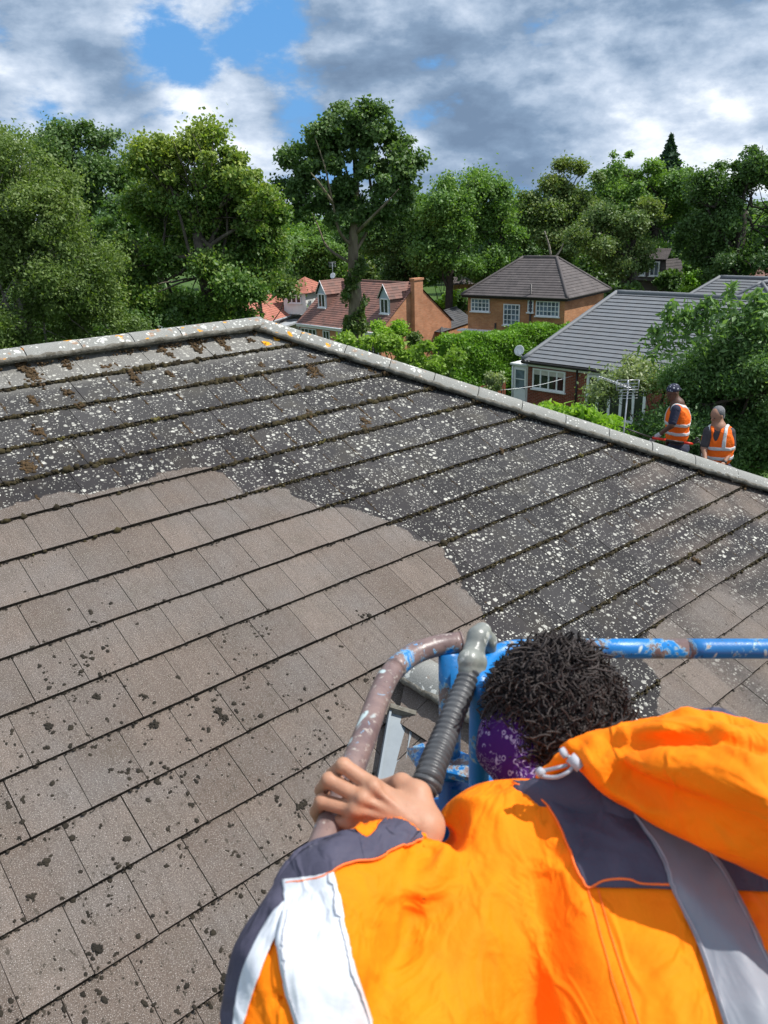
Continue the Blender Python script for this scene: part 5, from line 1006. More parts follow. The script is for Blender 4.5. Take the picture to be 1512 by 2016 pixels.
MAT['blue'] = worn_paint('chipped_blue_paint', .565, (.01, .17, .47)); MAT['bluewear'] = worn_paint('half_worn_blue_paint', .505); MAT['brown'] = worn_paint('worn_rail_brown', .415)
MAT['deepblue'] = worn_paint('shade_toned_blue_paint', .64, (.0, .075, .26))  # blue base darkened: shade on the lower basket parts is put into the paint
ZR = CZ - .77; FLR = ZR - 1.10
LB = empty('lift_basket', (.4, .6, FLR), 'chipped blue tubular basket of a boom lift above the roof, with worn brown hand rail', 'lift basket')
a = [atz(x, y, ZR) for x, y in ((905, 1265), (862, 1271), (812, 1289), (770, 1325), (745, 1375), (722, 1440), (692, 1515), (650, 1625))]
dl = unit(a[-1] - a[-2]); end = a[-1] + dl * .20
pts = spline(a + [a[-1] + dl * .1, end, end + np.array([0, -.03, -.05]), end + np.array([0, -.035, -.4])], 6)
k = 18; mb = MB(); mb.tube(pts[k - 1:], .0195, 16); mb.build('hand_rail', MAT['brown'], LB, True)
mb = MB(); mb.tube(pts[:k], .0205, 16); mb.tube([pts[0] + unit(pts[0] - pts[1]) * .001, pts[0] + unit(pts[0] - pts[1]) * .004], .0215, 16); mb.build('hand_rail', worn_paint('rubbed_rail_bend', .44), LB, True)
mb = MB(); mb.tube([pts[k - 6], pts[k + 1]], .0212, 16)
b = [atz(x, y, ZR) for x, y in ((945, 1352), (948, 1325), (965, 1298), (1000, 1281), (1050, 1277))]; rr = atz(1512, 1277, ZR)
dr = unit(rr - b[-1]); e1 = b[-1] + dr * 1.0
pts2 = spline([b[0] - [0, 0, .30], b[0] - [0, 0, .08]] + b, 6); mb = MB(); mb.tube(pts2, .0185, 16); mb.build('front_rail', worn_paint('chipped_bend_paint', .56), LB, True)
q = b[-1]; mid = q + dr * .28; mb = MB(); mb.tube([q, mid], .0185, 16); mb.build('front_rail', MAT['bluewear'], LB, True)
mb = MB(); mb.tube(spline([mid, mid + dr * .2, e1, e1 + dr * .1 - np.array([0, .06, 0]), e1 + dr * .12 - np.array([0, .2, 0]), e1 + dr * .12 - np.array([0, 1.2, 0]), e1 + dr * .12 - np.array([0, 1.24, .06]), e1 + dr * .12 - np.array([0, 1.24, .5])], 6), .0185, 16); mb.build('front_rail', MAT['blue'], LB, True)
p1 = atz(885, 1272, ZR); p2 = b[0]; X1 = (e1 + dr * .12)[0]; XL = end[0]; YF = p1[1] - .02; YB = end[1]
def post(p, z0, z1, r=.021, mat='blue', name='post'):
    mb = MB(); mb.tube([(p[0], p[1], z0), (p[0], p[1], z1)], r, 14); return mb.build(name, MAT[mat], LB, True)
post(p1, ZR - .30, ZR - .012, .0215); post(p1 + [.0, .0, 0], FLR, ZR - .30, .024, 'deepblue'); post(p2 + [.012, 0, 0], FLR, ZR - .28, .024, 'deepblue'); post((XL, YB, 0), FLR, ZR - .3, .019); post((X1, YF - .1, 0), FLR, ZR, .019); post((X1, YB, 0), FLR, ZR - .3, .019)
mb = MB(); z_ = ZR - .245
V = [(p1[0] - .085 + .02, p1[1] - .035), (p1[0] + .03, p1[1] - .075), (p2[0] + .06, p2[1] - .05), (p2[0] + .075, p2[1] + .07), (p1[0] - .03, p1[1] + .045), (p1[0] - .085, p1[1] + .02)]
mb.poly([(x, y, z_) for x, y in V]); mb.poly([(x, y, z_ - .014) for x, y in V[::-1]])
for i in range(6): (xa, ya), (xb, yb) = V[i], V[(i + 1) % 6]; mb.poly([(xa, ya, z_ - .014), (xb, yb, z_ - .014), (xb, yb, z_), (xa, ya, z_)])
mb.build('flange_plate', worn_paint('chipped_plate_paint', .53, (.0, .14, .42)), LB)
def rbox(name, o, ax, ay, az, mat, bev=.006, parent=None):
    mb = MB(); mb.box(o, ax, ay, az); ob = mb.build(name, MAT[mat], parent or LB); w_ = ob.modifiers.new('b', 'BEVEL'); w_.width = bev; w_.segments = 2; return ob
rbox('latch_box', (p2[0] - .02, p2[1] - .08, ZR - .52), (.17, 0, 0), (0, .13, 0), (0, 0, .19), 'deepblue', .012)
rbox('hinge_box', (p1[0] - .035, p1[1] - .06, ZR - .58), (.085, 0, 0), (0, .09, 0), (0, 0, .2), 'deepblue', .008)
rbox('hinge_ear', (p1[0] - .10, p1[1] - .04, ZR - .60), (.07, 0, 0), (0, .05, 0), (0, 0, .05), 'deepblue', .01)
rbox('cross_bar', (p1[0] - .0, p1[1] - .03, ZR - .36), (.26, -.05, 0), (0, .04, 0), (0, 0, .05), 'deepblue', .005)
for i in range(2): mb = MB(); c_ = np.array([p2[0] + .04 + .06 * i, p2[1] - .02, ZR - .33]); mb.tube([c_, c_ + [0, 0, .012]], .012, 6); mb.build('bolt', MAT['alu'], LB)
for z_ in (ZR - .52, FLR + .08):
    mb = MB(); mb.tube([(XL, YB, z_), (XL, YF - .35, z_), (XL + .1, YF - .02, z_), (p1[0], YF, z_)], .016, 10); mb.tube([(p2[0], YF - .02, z_), (X1, YF - .02, z_), (X1, YB, z_)], .016, 10); mb.build('mid_rail', MAT['deepblue'], LB, True)
rbox('floor', (XL - .02, YB - .02, FLR - .05), (X1 - XL + .04, 0, 0), (0, YF - YB + .06, 0), (0, 0, .05), 'deepblue', .01)
rbox('toe_board', (XL - .02, YB - .02, FLR), (.012, 0, 0), (0, YF - YB - .2, 0), (0, 0, .15), 'deepblue', .003)
mb = MB(); mb.tube([(.5, YB - .25, 0), (.5, YB - .25, FLR - .3)], .16, 14); mb.tube([(.5, YB - .35, FLR - .2), (.5, YB + .5, FLR - .12)], .08, 10); mb.build('lift_mast', MAT['deepblue'], LB, True)
# ---- corrugated hose with grey elbow
MAT['rubber'] = pm('scuffed_black_rubber', (.050, .052, .056), (.085, .088, .092), 25, .42, .25, 120, .002, spec=.5, c3=(.20, .20, .20), thr=.66, s3=70)
MAT['greyplastic'] = pm('cloudy_grey_plastic', (.27, .28, .25), (.14, .15, .14), 22, .35, .4, 70, .003, spec=.6, c3=(.46, .46, .42), thr=.60, s3=40)
HO = empty('corrugated_hose', tuple(cp(880, 1440, 1.27)), 'scuffed black corrugated hose with cloudy grey elbow at its top, beside the blue post', 'hose')
hp = spline([cp(928, 1312, 1.37), cp(915, 1350, 1.345), cp(895, 1400, 1.305), cp(873, 1455, 1.262), cp(852, 1508, 1.215), cp(842, 1540, 1.19)], 30)
def corr(P, r0, r1, pitch, amp):
    D_ = np.concatenate([[0], np.cumsum([np.linalg.norm(P[i + 1] - P[i]) for i in range(len(P) - 1)])]); n = int(D_[-1] / pitch * 7); s_ = np.linspace(0, D_[-1], n)
    Q_ = np.stack([np.interp(s_, D_, np.array(P)[:, i]) for i in range(3)], 1); ph = s_ / pitch * 2 * math.pi
    return list(Q_), list(r0 + (r1 - r0) * s_ / D_[-1] + amp * np.sign(np.sin(ph)) * np.abs(np.sin(ph)) ** .6)
Q_, R_ = corr(hp, .0175, .0225, .0118, .0014); mb = MB(); mb.tube(Q_, R_, 20); mb.build('sleeve', MAT['rubber'], HO, True)
hp2 = spline([cp(842, 1540, 1.19), cp(836, 1553, 1.183), cp(826, 1562, 1.175)], 6); mb = MB(); mb.tube(hp2, [.024] * 4 + [.020] * 3 + [.012] * (len(hp2) - 7), 18); mb.build('coupling', MAT['rubber'], HO, True)
hp3 = spline([cp(826, 1566, 1.175), cp(815, 1600, 1.15), cp(800, 1660, 1.13), cp(780, 1760, 1.15), cp(760, 1900, 1.3)], 24); Q_, R_ = corr(hp3, .0205, .0205, .0125, .0016); mb = MB(); mb.tube(Q_, R_, 18); mb.build('lower_hose', MAT['rubber'], HO, True)
s = SDF(cp(940, 1270, 1.4) - .16, cp(940, 1270, 1.4) + .16, .0035)
s.chain([cp(926, 1312, 1.365), cp(932, 1285, 1.385), cp(941, 1253, 1.40), cp(949, 1242, 1.41)], [.0155, .0185, .0185, .015], .006)
s.chain([cp(949, 1245, 1.41), cp(960, 1262, 1.43), cp(962, 1300, 1.46), cp(950, 1340, 1.50)], [.0155, .016, .015, .014], .006)
s.cap(cp(924, 1300, 1.365), cp(936, 1304, 1.38), .021, .021, .003); s.cap(cp(922, 1318, 1.362), cp(936, 1322, 1.375), .018, .018, .002)
s.obj('elbow', MAT['greyplastic'], HO)

# ================================================================ the worker in the basket
MAT['skin'] = None
def skin(name, c1, c2, rough=.55):
    m, t = newmat(name); oc = t.node('ShaderNodeTexCoord').outputs['Object']
    c = t.mix(t.ramp(t.noise(oc, 28, 4), .35, .7), c1, c2); c = t.mix(t.ramp(t.noise(oc, 70, 3), .5, .75, 0, .3), c, tuple(x * y for x, y in zip(c1, (1.05, .72, .68))))
    setb(t, c, rough, 0, .4, t.math('ADD', t.noise(oc, 260, 4), t.math('MULTIPLY', t.noise(t.mapping(oc, (1, .4, 1)), 90, 3), .6)), .35, .0012)
    t.bsdf.inputs['Subsurface Weight'].default_value = .08; t.bsdf.inputs['Subsurface Radius'].default_value = (.01, .004, .002); return m
MAT['skin'] = skin('light_tan_skin', (.40, .205, .125), (.47, .25, .155)); MAT['skindark'] = skin('dark_brown_skin', (.085, .042, .026), (.12, .062, .04)); MAT['skinmid'] = skin('weathered_tan_skin', (.29, .15, .095), (.35, .19, .125))
def cloth(name, c1, c2, rough=.75, grime=None, gthr=.66, bump=.42, sheen=.0):
    m, t = newmat(name); g = t.node('ShaderNodeNewGeometry').outputs['Position']
    c = t.mix(t.ramp(t.noise(g, 9, 5, .6), .35, .68), c1, c2)
    if grime: c = t.mix(t.ramp(t.noise(g, 16, 7, .7), gthr, gthr + .05, 0, .8), c, grime)
    rd = t.math('ABSOLUTE', t.math('SUBTRACT', t.noise(t.mapping(g, (1, .6, .8)), 11, 3, .5, .8), .5)); rd = t.ramp(rd, .0, .09, 1, 0, True)
    h = t.math('ADD', t.math('ADD', t.math('MULTIPLY', t.noise(g, 14, 4, .5, .4), 3.), t.math('MULTIPLY', rd, .9)), t.math('MULTIPLY', t.noise(g, 900, 2), .12))
    setb(t, c, rough, 0, .25, h, bump, .008); t.bsdf.inputs['Sheen Weight'].default_value = sheen; return m
MAT['orange'] = cloth('orange_work_jacket', (1.0, .235, .0), (1.0, .19, .0), .8, (.85, .16, .003), .70)
MAT['navy'] = cloth('navy_jacket_panel', (.082, .078, .115), (.055, .052, .082), .7, (.16, .155, .18), .68)
MAT['silver'] = cloth('silver_reflective_tape', (.215, .23, .265), (.26, .27, .30), .45, (.60, .56, .47), .66, .15)
MAT['whitetape'] = cloth('bright_reflective_tape', (.58, .61, .66), (.68, .70, .73), .4, (.48, .48, .46), .68, .3)
MAT['piping'] = cloth('orange_piping', (1., .22, .05), (1., .18, .03)); MAT['cord'] = cloth('grey_cord', (.42, .43, .47), (.34, .35, .39))
MAT['trousers'] = cloth('navy_trousers', (.02, .024, .045), (.03, .034, .06)); MAT['hair'] = pm('black_curls', (.017, .012, .011), (.048, .035, .031), 60, .6, .0, spec=.4)
PW = empty('person', tuple(cp(1300, 2100, .95) * [1, 1, 0] + [0, 0, FLR]), 'person in orange and navy hooded jacket with black curls, gripping the worn basket rail', 'person')
HC = cp(1066, 1402, 1.285); fwd = unit([-.72, .52, -.46]); hup = unit([.10, .62, .78]); hup = unit(hup - fwd * (hup @ fwd)); hsd = np.cross(fwd, hup); HR = np.array([fwd, hsd, hup])
def hpnt(f_, s_, u_): return HC + fwd * f_ + hsd * s_ + hup * u_
# body: head, neck, trunk, legs, right arm
lo = np.array([-.35, -.1, FLR - .02]); hi = np.array([1.15, 1.45, 9.2]); s = SDF(lo, hi, .009)
s.ell(HC, (.096, .076, .108), HR, .01); s.ell(hpnt(.035, 0, -.06), (.062, .055, .062), HR, .03)
s.cap(hpnt(.095, 0, .0), hpnt(.112, 0, -.03), .010, .015, .01); s.cap(hpnt(.075, .03, .012), hpnt(.075, -.03, .012), .012, .012, .01); s.cap(hpnt(.09, .02, -.062), hpnt(.09, -.02, -.062), .011, .011, .008)
for q in (1, -1): s.ell(hpnt(-.005, q * .078, -.015), (.018, .008, .03), HR, .006)
s.cap(hpnt(-.03, 0, -.08), cp(1150, 1640, 1.17), .056, .062, .03)
s.chain([cp(1150, 1660, 1.2), cp(1230, 1850, 1.06), cp(1330, 2100, .95), cp(1400, 2480, .88)], [.09, .13, .14, .14], .05)
hip = cp(1400, 2480, .88); 
for q in (-1, 1):
    h_ = hip + np.array([q * .10, .03, -.05]); kn = np.array([h_[0] + q * .03, h_[1] + .30, FLR + .44]); an = np.array([kn[0], kn[1] - .18, FLR + .09])
    s.chain([h_, kn, an], [.085, .055, .035], .02); s.cap(an - [0, .03, .04], an + [0, .16, -.05], .03, .03, .02)
rs = cp(1560, 1690, 1.08); re = cp(1900, 1800, 1.15); rw = cp(1830, 1480, 1.40); s.chain([rs, re, rw], [.06, .045, .03], .02)
V1, Q1 = s.mesh()
# left forearm and hand at finer pitch
W_ = cp(832, 1640, 1.035); s = SDF(cp(740, 1600, 1.05) - .22, cp(740, 1600, 1.05) + .22, .0026)
s.chain([cp(770, 1780, .98), cp(822, 1690, 1.02), W_], [.032, .0265, .0240], .012)
mc = dict(index=(733, 1547, 1.050), middle=(711, 1570, 1.045), ring=(697, 1595, 1.043), little=(692, 1620, 1.045))
for k_, (x, y, d_) in mc.items():
    s.cap(cp(832, 1628, 1.04), cp(x, y, d_ + .004), .019, .0125, .016)
s.cap(cp(800, 1600, 1.05), cp(735, 1590, 1.055), .020, .014, .02)
s.chain([W_ + (cp(850, 1620, 1.045) - cp(842, 1637, 1.035)), cp(822, 1565, 1.065), cp(790, 1543, 1.085)], [.0195, .0160, .0135], .014)
for x, y, d_ in ((735, 1549, 1.036), (713, 1572, 1.031), (699, 1596, 1.031)): s.cap(cp(815, 1622, 1.021), cp(x, y, d_), .0035, .004, .007)
s.chain([cp(790, 1543, 1.085), cp(748, 1553, 1.118), cp(715, 1572, 1.135)], [.0140, .0115, .0095], .006)
FG = dict(index=[(676, 1507, 1.058), (654, 1524, 1.093), (668, 1538, 1.118)], middle=[(648, 1536, 1.056), (632, 1556, 1.092), (646, 1566, 1.120)], ring=[(634, 1578, 1.056), (622, 1598, 1.085), (630, 1617, 1.112)], little=[(648, 1616, 1.062), (634, 1634, 1.092), (642, 1644, 1.112)])
RD = dict(index=(.0112, .0100, .0090, .0080), middle=(.0114, .0102, .0092, .0082), ring=(.0108, .0097, .0088, .0078), little=(.0096, .0086, .0078, .0070))
for k_ in FG:
    P_ = [cp(*mc[k_])] + [cp(*p) for p in FG[k_]]; s.chain(P_, RD[k_], .0016)
    s.ell(P_[1], (RD[k_][1] * 1.07,) * 3, None, .003)
for x, y, d_ in ((735, 1548, 1.040), (712, 1571, 1.035), (698, 1596, 1.035)): s.ell(cp(x, y, d_), (.0085,) * 3, None, .012)

V2, Q2 = s.mesh()
mesh_obj('body', np.concatenate([V1, V2]), np.concatenate([Q1, Q2 + len(V1)]), MAT['skin'], PW, True)
for q in (1, -1):
    o_ = hpnt(.083, q * .03, -.005); sph = SDF(o_ - .02, o_ + .02, .003); sph.ell(o_, (.011,) * 3, None, .001); sph.obj('eye', MAT['white'], PW)
# trousers, boots
s = SDF(lo, hi, .011); s.ell(hip + [0, .02, -.02], (.19, .15, .14), None, .03)
for q in (-1, 1):
    h_ = hip + np.array([q * .10, .03, -.05]); kn = np.array([h_[0] + q * .03, h_[1] + .30, FLR + .44]); an = np.array([kn[0], kn[1] - .18, FLR + .12]); s.chain([h_, kn, an], [.105, .075, .06], .02)
s.obj('trousers', MAT['trousers'], PW)
for q in (-1, 1):
    h_ = hip + np.array([q * .13, .03, -.05]); an = np.array([h_[0], h_[1] + .12, FLR + .09]); s = SDF(an - .25, an + .28, .008); s.cap(an + [0, -.02, -.04], an + [0, .17, -.05], .045, .04, .02); s.cap(an, an + [0, -.01, .06], .05, .05, .02); s.obj('boot', MAT['blackpipe'], PW)
# jacket
_lat = RNG.random((64, 64, 64)).astype(np.float32)
def vnoise(P):
    I = np.floor(P).astype(int); f = P - I; f = f * f * (3 - 2 * f); o = 0
    for a in (0, 1):
        for b in (0, 1):
            for c in (0, 1): o = o + (f[:, 0] if a else 1 - f[:, 0]) * (f[:, 1] if b else 1 - f[:, 1]) * (f[:, 2] if c else 1 - f[:, 2]) * _lat[(I[:, 0] + a) % 64, (I[:, 1] + b) % 64, (I[:, 2] + c) % 64]
    return o
def folds(V, k=1.):
    """cloth folds: sharp soft-shouldered ridges running mostly down the back"""
    A_ = np.array([unit([.92, .25, .3]), unit([-.25, .9, .35]), unit([-.2, -.35, .9])]); Q = V @ A_.T + 20
    w = np.stack([vnoise(Q * 5 + 7), vnoise(Q * 5 + 31), vnoise(Q * 5 + 50)], 1) - .5
    r1 = 1 - np.abs(2 * vnoise(Q * [13, 4.5, 8] + w * 2.2) - 1); r2 = 1 - np.abs(2 * vnoise(Q * [30, 11, 20] + w * 4 + 9) - 1); r3 = 1 - np.abs(2 * vnoise(Q * [9, 26, 16] + w * 4 + 19) - 1)
    m_ = np.clip(vnoise(Q * 7 + 3) * 1.6 - .3, 0, 1); f = (r1 ** 2.5 - .3) * .0085 + (r2 ** 3 - .2) * .0075 * m_ + (r3 ** 3 - .2) * .0065 * (1 - m_)
    return V + (k * f)[:, None] * unit([-.05, -.55, .83])
def wob(V, amp=.004, sc=1., seed=0.):
    x, y, z = V[:, 0] * sc, V[:, 1] * sc, V[:, 2] * sc
    f = np.sin(17 * x + 9 * np.sin(11 * y + seed) + 5 * z) * np.sin(13 * z + 7 * x + 3 * np.sin(19 * y)) + .5 * np.sin(41 * x - 23 * z + 4 * np.sin(29 * y)) ; d = np.stack([f, f, f], 1)
    return V + amp * f[:, None] * unit([.2, -.5, .8])
s = SDF([-.42, -.05, 8.2], [1.15, 1.2, 9.25], .0075)
s.chain([cp(1170, 1700, 1.17), cp(1240, 1860, 1.04), cp(1340, 2110, .93), cp(1400, 2450, .90)], [.115, .175, .195, .19], .05)
s.cap(cp(1000, 1692, 1.09), cp(1560, 1680, 1.07), .098, .11, .05)
s.chain([cp(985, 1702, 1.10), cp(900, 1870, .99), cp(800, 2080, .88)], [.100, .098, .095], .035)
s.cap(rs, re, .095, .075, .04); s.cap(re, rw, .072, .05, .02)
s.chain([cp(800, 2080, .88), cp(600, 2170, .84)], [.085, .08], .03)
s.chain([cp(570, 2150, .84), cp(603, 1925, .87), cp(672, 1785, .935), cp(728, 1722, .975)], [.088, .078, .074, .054], .022)
s.chain([cp(728, 1722, .975), cp(786, 1672, 1.015)], [.054, .040], .018); s.cap(cp(815, 1720, .97), cp(862, 1705, 1.02), .050, .042, .02)
# creases: between forearm and upper arm, behind the shoulder, down the back
for A_, B__, r, k in ((cp(840, 1655, .975), cp(737, 1905, .765), .021, .014), (cp(880, 1655, 1.02), cp(868, 1640, 1.2), .020, .02), (cp(1010, 1600, .98), cp(1035, 1760, .912), .014, .016), (cp(1262, 1790, .845), cp(1310, 1960, .725), .016, .014), (cp(1075, 1580, .98), cp(1120, 1700, .94), .006, .015), (cp(960, 1880, .885), cp(1120, 2000, .80), .005, .02), (cp(650, 1790, .85), cp(560, 1960, .80), .006, .012), (cp(1180, 1930, .80), cp(1230, 2060, .72), .006, .02), (cp(850, 1960, .80), cp(930, 1820, .87), .005, .02)): s.cap(A_, B__, r, r * .4, k, True)
# cuff mouth
s.cap(cp(812, 1655, 1.03), cp(850, 1610, 1.05), .034, .05, .004, True)
VJ, QJ = s.mesh(); VJ = folds(VJ, 1.35); jk = mesh_obj('jacket', VJ, QJ, MAT['orange'], PW, True)
bvh = BVHTree.FromPolygons([Vector(v) for v in VJ], [tuple(int(i) for i in q) for q in QJ])
def resamp(P, n):
    P = np.array(P, float); d_ = np.concatenate([[0], np.cumsum(np.linalg.norm(np.diff(P, axis=0), axis=1))]); s_ = np.linspace(0, d_[-1], n); return np.stack([np.interp(s_, d_, P[:, i]) for i in range(P.shape[1])], 1)
def smooth2(P, k=6):
    return np.array([q[:2] for q in spline([np.array([p[0], p[1], 0.]) for p in P], k)])
def drape(name, Lf, Rt, mat, n=60, m=18, off=.0022, tree_=None, parent=None, th=.0012):
    """panel sewn on the jacket between two seam lines (seams traced on the cloth)"""
    tr_ = tree_ or bvh; a = resamp(smooth2(Lf), n); b = resamp(smooth2(Rt), n); V = []
    for i in range(n):
        for j in range(m):
            p = a[i] + (b[i] - a[i]) * j / (m - 1); r_ = Vector(ray(p[0], p[1])).normalized(); h_ = tr_.ray_cast(Vector(C0), r_)
            if h_[0] is None or (h_[0] - Vector(C0)).length > 1.45:
                g_ = Vector(C0) + r_ * 1.02; h_ = tr_.find_nearest(g_)
            V.append(np.array(h_[0] + h_[1] * off))
    V = np.array(V).reshape(n, m, 3)
    for _ in range(2): V[1:-1, 1:-1] = .5 * V[1:-1, 1:-1] + .125 * (V[:-2, 1:-1] + V[2:, 1:-1] + V[1:-1, :-2] + V[1:-1, 2:])
    F = [(i * m + j, i * m + j + 1, (i + 1) * m + j + 1, (i + 1) * m + j) for i in range(n - 1) for j in range(m - 1)]
    V = V.reshape(-1, 3); c_ = V.mean(0); nn = np.cross(V[1] - V[0], V[m] - V[0])
    o_ = mesh_obj(name, V, [f[::-1] for f in F] if nn @ (C0 - c_) < 0 else F, mat, parent or PW, True)
    md_ = o_.modifiers.new('t', 'SOLIDIFY'); md_.thickness = th; md_.offset = 1.; return o_, V.reshape(n, m, 3)
def seam(name, P, mat, r=.0014, off=.0035, tree_=None, n=60, parent=None):
    V = []
    for p in resamp(smooth2(P), n):
        r_ = Vector(ray(*p)).normalized(); h_ = (tree_ or bvh).ray_cast(Vector(C0), r_)
        if h_[0] is None or (h_[0] - Vector(C0)).length > 1.45: h_ = (tree_ or bvh).find_nearest(Vector(C0) + r_ * 1.02)
        V.append(np.array(h_[0] + h_[1] * off))
    mb = MB(); mb.tube(V, r, 6); return mb.build(name, mat, parent or PW, True)
# navy yoke across the shoulders
drape('yoke_panel', [(1010, 1540), (1060, 1565), (1095, 1610), (1120, 1670), (1140, 1720), (1155, 1748)], [(1200, 1545), (1260, 1590), (1330, 1640), (1430, 1690), (1530, 1735), (1640, 1760)], MAT['navy'], 60, 50)
drape('yoke_panel', [(1155, 1746), (1190, 1733), (1240, 1732), (1260, 1741)], [(1150, 1690), (1190, 1690), (1240, 1690), (1260, 1690)], MAT['navy'], 30, 10, .0016)
drape('yoke_panel', [(1258, 1741), (1320, 1742), (1400, 1738), (1640, 1736)], [(1258, 1650), (1320, 1650), (1400, 1650), (1640, 1650)], MAT['navy'], 40, 16, .0016)
seam('piping', [(1010, 1545), (1060, 1567), (1095, 1610), (1122, 1672), (1142, 1722), (1157, 1750), (1190, 1736), (1235, 1733), (1262, 1743), (1325, 1744)], MAT['piping'])
drape('reflective_band', [(1150, 1530), (1215, 1575), (1260, 1630), (1300, 1700), (1335, 1780), (1375, 1870), (1430, 2040), (1450, 2100)], [(1180, 1530), (1290, 1580), (1365, 1635), (1412, 1700), (1448, 1760), (1500, 1870), (1575, 2040), (1600, 2100)], MAT['silver'], 80, 16, .0048)
# sleeve: silver bands and navy cuff
drape('sleeve_band', [(560, 1738), (558, 1790), (548, 1850), (560, 1930), (585, 2030), (600, 2080)], [(655, 1722), (670, 1780), (685, 1860), (700, 1930), (735, 2030), (750, 2080)], MAT['whitetape'], 60, 18, .0040)
drape('sleeve_band', [(600, 1738), (548, 1790), (505, 1860), (478, 1930), (462, 2030), (458, 2080)], [(640, 1732), (590, 1790), (545, 1850), (510, 1930), (478, 2030), (465, 2080)], MAT['whitetape'], 60, 14, .0034)
drape('cuff_panel', [(440, 2060), (440, 1940), (452, 1880), (480, 1800), (518, 1730), (560, 1650), (610, 1600), (690, 1590), (716, 1632)], [(462, 2060), (474, 1945), (500, 1875), (545, 1798), (598, 1742), (640, 1728), (662, 1712), (690, 1700), (735, 1696)], MAT['navy'], 80, 16, .0024)
drape('cuff_panel', [(700, 1630), (722, 1650), (752, 1620), (795, 1588), (812, 1596)], [(715, 1698), (740, 1692), (775, 1672), (815, 1657), (830, 1652)], MAT['navy'], 50, 18, .0028)
drape('cuff_lining', [(698, 1636), (715, 1622), (735, 1610), (748, 1607)], [(712, 1648), (722, 1652), (738, 1634), (748, 1614)], MAT['orange'], 20, 6, .0036)
seam('piping', [(566, 1744), (640, 1728), (665, 1712), (700, 1700), (738, 1696), (776, 1675), (815, 1657), (832, 1654)], MAT['piping'], .0012, .0045)
seam('seam_stitching', [(1157, 1750), (1180, 1830), (1205, 1920), (1240, 2030), (1250, 2080)], MAT['piping'], .0006, .0016); seam('seam_stitching', [(1176, 1745), (1200, 1830), (1228, 1920), (1262, 2030), (1275, 2080)], MAT['piping'], .0006, .0016)
for P_ in ([(1160, 1540), (1222, 1580), (1268, 1634), (1308, 1702), (1343, 1782), (1383, 1872), (1438, 2040)], [(1185, 1536), (1285, 1585), (1357, 1638), (1403, 1702), (1440, 1764), (1492, 1872), (1566, 2040)]): seam('tape_stitching', P_, MAT['cord'], .0008, .0066)
for P_ in ([(566, 1800), (558, 1850), (568, 1930), (592, 2030)], [(648, 1726), (662, 1780), (677, 1860), (692, 1930), (726, 2030)]): seam('tape_stitching', P_, MAT['cord'], .0008, .0058)
# hood
s = SDF(cp(1380, 1550, .95) - .36, cp(1380, 1550, .95) + .40, .007)
s.chain([cp(1132, 1490, 1.045), cp(1222, 1505, 1.0), cp(1330, 1522, .955), cp(1450, 1560, .905), cp(1640, 1640, .86)], [.014, .040, .060, .068, .08], .03)
s.chain([cp(1112, 1478, 1.04), cp(1180, 1452, 1.03), cp(1270, 1432, 1.01), cp(1345, 1420, .99), cp(1420, 1428, .97), cp(1530, 1462, .94)], [.008, .011, .012, .013, .014, .016], .006)
for A_, B__, r in ((cp(1190, 1462, .99), cp(1480, 1470, .875), .011), (cp(1300, 1600, .915), cp(1520, 1690, .80), .010), (cp(1230, 1530, .955), cp(1480, 1640, .82), .014), (cp(1180, 1470, .98), cp(1400, 1450, .86), .006), (cp(1380, 1560, .82), cp(1560, 1620, .76), .006)): s.cap(A_, B__, r, r, .02, True)
VH, QH = s.mesh(); VH = folds(VH, 1.6); mesh_obj('hood', VH, QH, MAT['orange'], PW, True)
s = SDF(cp(1390, 1430, 1.02) - .2, cp(1390, 1430, 1.02) + .2, .007); s.cap(cp(1310, 1462, 1.04), cp(1410, 1452, 1.0), .030, .033, .02); s.cap(cp(1410, 1452, 1.0), cp(1470, 1490, .99), .033, .03, .02); s.obj('hood_lining', MAT['navy'], PW)
s = SDF(cp(1080, 1545, 1.1) - .15, cp(1080, 1545, 1.1) + .15, .006); s.chain([cp(1030, 1572, 1.085), cp(1080, 1572, 1.065), cp(1150, 1575, 1.05), cp(1230, 1600, 1.02)], [.022, .026, .034, .035], .02); s.obj('collar', MAT['navy'], PW)
s = SDF(cp(1080, 1515, 1.08) - .12, cp(1080, 1515, 1.08) + .12, .004); s.chain([cp(1135, 1478, 1.035), cp(1105, 1500, 1.055), cp(1078, 1522, 1.065), cp(1062, 1530, 1.07)], [.013, .010, .008, .006], .008); s.obj('hood_hem', MAT['orange'], PW)
mb = MB(); mb.tube(spline([cp(1118, 1488, 1.015), cp(1128, 1505, 1.005), cp(1118, 1520, 1.0), cp(1095, 1530, 1.005), cp(1068, 1528, 1.015), cp(1062, 1520, 1.02)], 8), .0026, 8); mb.tube(spline([cp(1118, 1506, 1.01), cp(1095, 1512, 1.01), cp(1066, 1518, 1.02)], 8), .0024, 8); mb.build('draw_cord', MAT['cord'], PW, True)
mb = MB(); mb.tube([cp(1106, 1484, 1.012), cp(1114, 1480, 1.01)], .007, 10); mb.tube([cp(1122, 1490, 1.005), cp(1144, 1512, .998)], .0075, 10); mb.build('cord_lock', MAT['cord'], PW, True); mb = MB(); mb.tube([cp(1060, 1517, 1.018), cp(1068, 1525, 1.012)], .0062, 10); mb.build('cord_end', MAT['cord'], PW, True)
